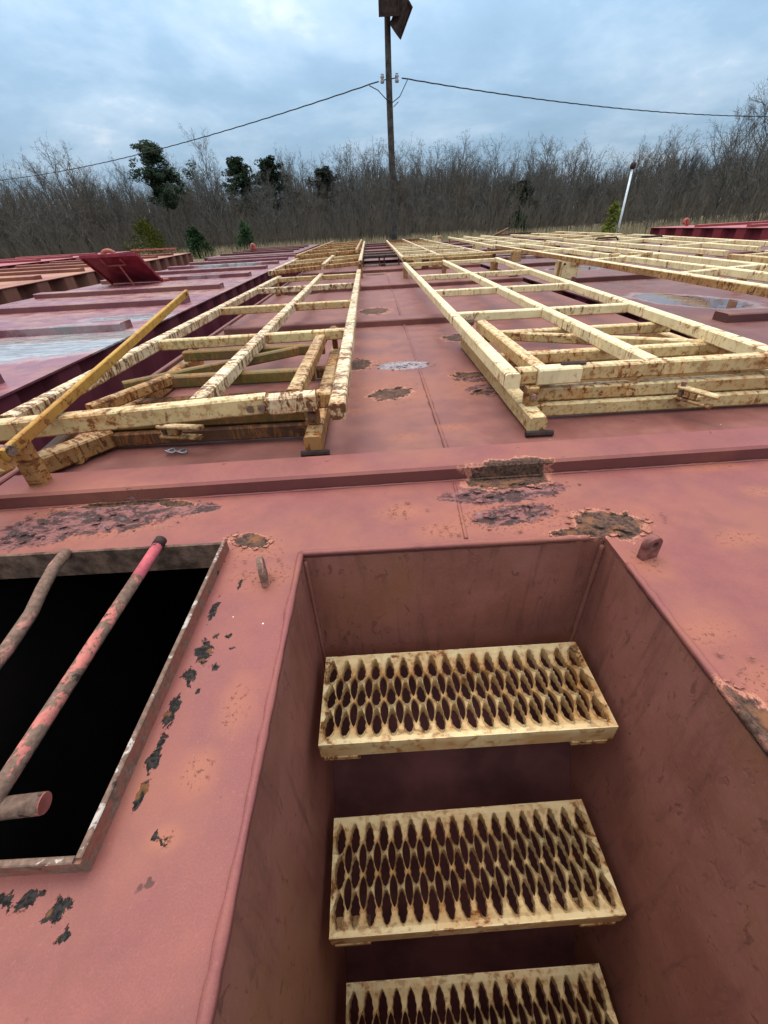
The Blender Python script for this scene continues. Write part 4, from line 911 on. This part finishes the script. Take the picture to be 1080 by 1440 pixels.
def cone_pine(seed, H, cw, mat, leaf=.2, n_=26, per=70):
    rg = random.Random(seed); T = MB(); C = MB(); seg(T, Vector((0, 0, -.2)), Vector((0, 0, H * .95)), H * .02, .02, 6)
    for j in range(n_):
        u = .06 + .92 * (j / n_); a = rg.uniform(0, 6.28); w_ = cw * (1 - u) ** .8 * rg.uniform(.4, 1.1); e = Vector((math.cos(a) * w_, math.sin(a) * w_, H * u))
        seg(C, Vector((0, 0, H * u * .95)), e, .03, .01, 3); needle_blob(C, e, cw * (.42 - .25 * u), rg, per, leaf, 1.1)
    return T.mesh('trunk', M['bark']), C.mesh('crown', M[mat])
VAR = [bare_tree(100 + i, 18.0, [.22, .26, .20, .30, .24, .18, .28, .23][i], [.95, 1.0, .9, 1.05, .95, .85, 1.0, .95][i], 'bark', ['twig', 'twig2', 'twig', 'twig', 'twig2', 'twig', 'twig2', 'twig'][i]) for i in range(8)]
def place(name, label, cat, meshes, x, y, z, s, rz, group=None, lean=0):
    t = bpy.data.objects.new(name, None); col.objects.link(t); t.location = (x, y, z); t.rotation_euler = (lean, 0, rz); t.scale = (s, s, s); t.empty_display_size = .3
    tag(t, label, cat, group)
    for nm, me in zip(('trunk', 'crown'), meshes):
        o = bpy.data.objects.new(nm, me); col.objects.link(o); o.parent = t
    return t
rg = random.Random(5)
def top_tan(a):    # skyline height by azimuth
    return .104 + .012 * math.sin(a * 9 + .6) + .010 * math.sin(a * 37 + 1) + .006 * math.sin(a * 83) + (.005 if a < -.2 else 0)
cnt = 0
rows = [(92, 40, .80), (100, 52, .92), (110, 58, 1.0), (120, 62, 1.05), (131, 62, 1.08)]
for (D, k, hs) in rows:
    for i in range(k):
        a = R_(-43 + 88 * (i + rg.uniform(.1, .9)) / k); y = D + rg.uniform(-4, 4) - (22 * max(0, (math.degrees(a) - 30) / 12)); x = y * math.tan(a)
        H = (top_tan(a) * y + 2.3) * hs * rg.uniform(.82, 1.12); z = gh(x, y)
        place('bare_tree', 'leafless grey tree in the wood ' + ('left of the tallest pine' if x / y < -.385 else 'between the tallest pine and the utility pole' if x / y < .051 else 'between the utility pole and the white marker pole' if x / y < .508 else 'right of the white marker pole'), 'tree', VAR[rg.randrange(8)], x, y, z, H / 18.0, rg.uniform(0, 6.28), 'bare trees of the wood edge', rg.uniform(-.05, .05)); cnt += 1
# larger spreading bare tree at the right picture edge
BIG = bare_tree(991, 18, .42, 1.15, 'bark', 'twig')
place('bare_tree', 'large broad leafless tree leaning in at the right picture edge', 'tree', BIG, 50.5, 67, gh(50.5, 67), .74, .4)
place('bare_tree', 'broad leafless tree beside the big one at the right edge', 'tree', BIG, 51.5, 74, gh(51.5, 74), .66, 2.4)
place('bare_tree', 'pale slender leafless tree right of the white marker pole', 'tree', VAR[3], 25.5, 45, gh(25.5, 45), .28, 1.1)
place('bare_tree', 'tall round-crowned leafless tree right of the tallest pine', 'tree', bare_tree(555, 18, .34, 1.1, 'bark', 'twig'), -26.5, 93, gh(-26.5, 93), .86, 0)
# evergreens
for lab, px, tt, D, seed, c0, cw in (('tallest dark pine with ragged crown left of the pole', -.385, .139, 85, 1, .48, 5.0), ('dark pine top above the wood, second from the tallest pine', -.238, .112, 118, 2, .45, 5.0), ('dark pine top above the wood, third from the tallest pine', -.178, .109, 120, 3, .45, 5.6), ('dark pine top just left of the utility pole', -.075, .092, 122, 4, .45, 5.0), ('dark pine crown between pole and marker pole', .30, .056, 112, 9, .4, 3.6)):
    y = D; x = px * D; H = tt * D + .66 - gh(x, y)
    place('pine_tree', lab, 'tree', pine_tree(seed, H, c0, cw, 'pine', 78, .36, 150), x, y, gh(x, y), 1, seed, 'pines in the wood')
for lab, px, tt, D, seed, cw, mat in (('yellow-green young pine at the wood edge left', -.437, .030, 60, 11, 3.2, 'youngpine'), ('dark green young evergreen right of the yellow-green pine', -.345, .016, 68, 12, 2.0, 'evergreen'), ('dark green young evergreen midway to the pole', -.245, .020, 75, 13, 2.2, 'evergreen'), ('small bright green pine beside the white marker pole', .492, .022, 38, 14, .95, 'youngpine'), ('low dark evergreen bush right of the pole', .30, .012, 84, 15, 2.6, 'evergreen')):
    y = D; x = px * D; H = tt * D + .66 - gh(x, y)
    place('young_pine', lab, 'tree', cone_pine(seed, H, cw, mat, .26 if D > 50 else .14, 34), x, y, gh(x, y), 1, seed, 'young evergreens at the wood edge')
# deep wood behind, thicket and dry grass: masses nobody could count
mb = MB(); rg = random.Random(77)
for i in range(2600):
    a = R_(-46 + 92 * rg.random()); y = rg.uniform(132, 165) - 20 * max(0, (math.degrees(a) - 30) / 12); x = y * math.tan(a); H = (top_tan(a) * y + 2.3) * rg.uniform(.50, .78); z = gh(x, y)
    b = Vector((x, y, z)); t_ = b + Vector((rg.uniform(-1.2, 1.2), 0, H)); seg(mb, b, t_, .26, .05, 3)
    for j in range(16):
        u = rg.uniform(.2, .97); p = b.lerp(t_, u); e = p + Vector((rg.uniform(-1, 1) * 2.4 * (1.15 - u), rg.uniform(-1, 1), rg.uniform(1.2, 3.2))); seg(mb, p, e, .045, .015, 3)
        for q in range(2):
            s0 = p.lerp(e, rg.uniform(.3, .9)); seg(mb, s0, s0 + Vector((rg.uniform(-1, 1), rg.uniform(-.5, .5), rg.uniform(.5, 1.4))), .025, .012, 3)
tag(build(mb, 'distant_wood', 'twig'), 'deep leafless wood behind the front trees', 'wood', kind='stuff')
mb = MB()
for i in range(7000):
    a = R_(-46 + 92 * rg.random()); y = (rg.uniform(76, 100) if i % 2 else rg.uniform(128, 160)) - 22 * max(0, (math.degrees(a) - 28) / 12); x = y * math.tan(a); z = gh(x, y); H = rg.uniform(1.5, 5.5) * (1 if i % 2 else 1.7)
    b = Vector((x, y, z)); lean = Vector((rg.uniform(-.9, .9), rg.uniform(-.3, .3), H)); t_ = b + lean; seg(mb, b, t_, .04 if i % 2 else .12, .012, 3)
    for j in range(4):
        p = b.lerp(t_, rg.uniform(.25, .9)); seg(mb, p, p + Vector((rg.uniform(-.8, .8), rg.uniform(-.4, .4), rg.uniform(.4, 1.5))), .022, .01, 3)
tag(build(mb, 'thicket', 'twig2'), 'bare undergrowth thicket along the foot of the wood', 'thicket', kind='stuff')
mb = MB()
for i in range(26000):
    a = R_(-46 + 92 * rg.random()); y = 30 + 52 * rg.random() ** .8
    if mnoise.noise(Vector((a * 14, y * .12, 0))) < -.12: continue
    x = y * math.tan(a); z = gh(x, y); h_ = rg.uniform(.5, 1.5); w_ = rg.uniform(.03, .07)
    d = Vector((rg.uniform(-.3, .3), rg.uniform(-.3, .3), 0)); mb.add([(x - w_, y, z - .05), (x + w_, y, z - .05), (x + d.x, y + d.y, z + h_)], [(0, 1, 2)])
tag(build(mb, 'dry_grass', 'drygrass'), 'tall dry grass between the barges and the wood', 'grass', kind='stuff')
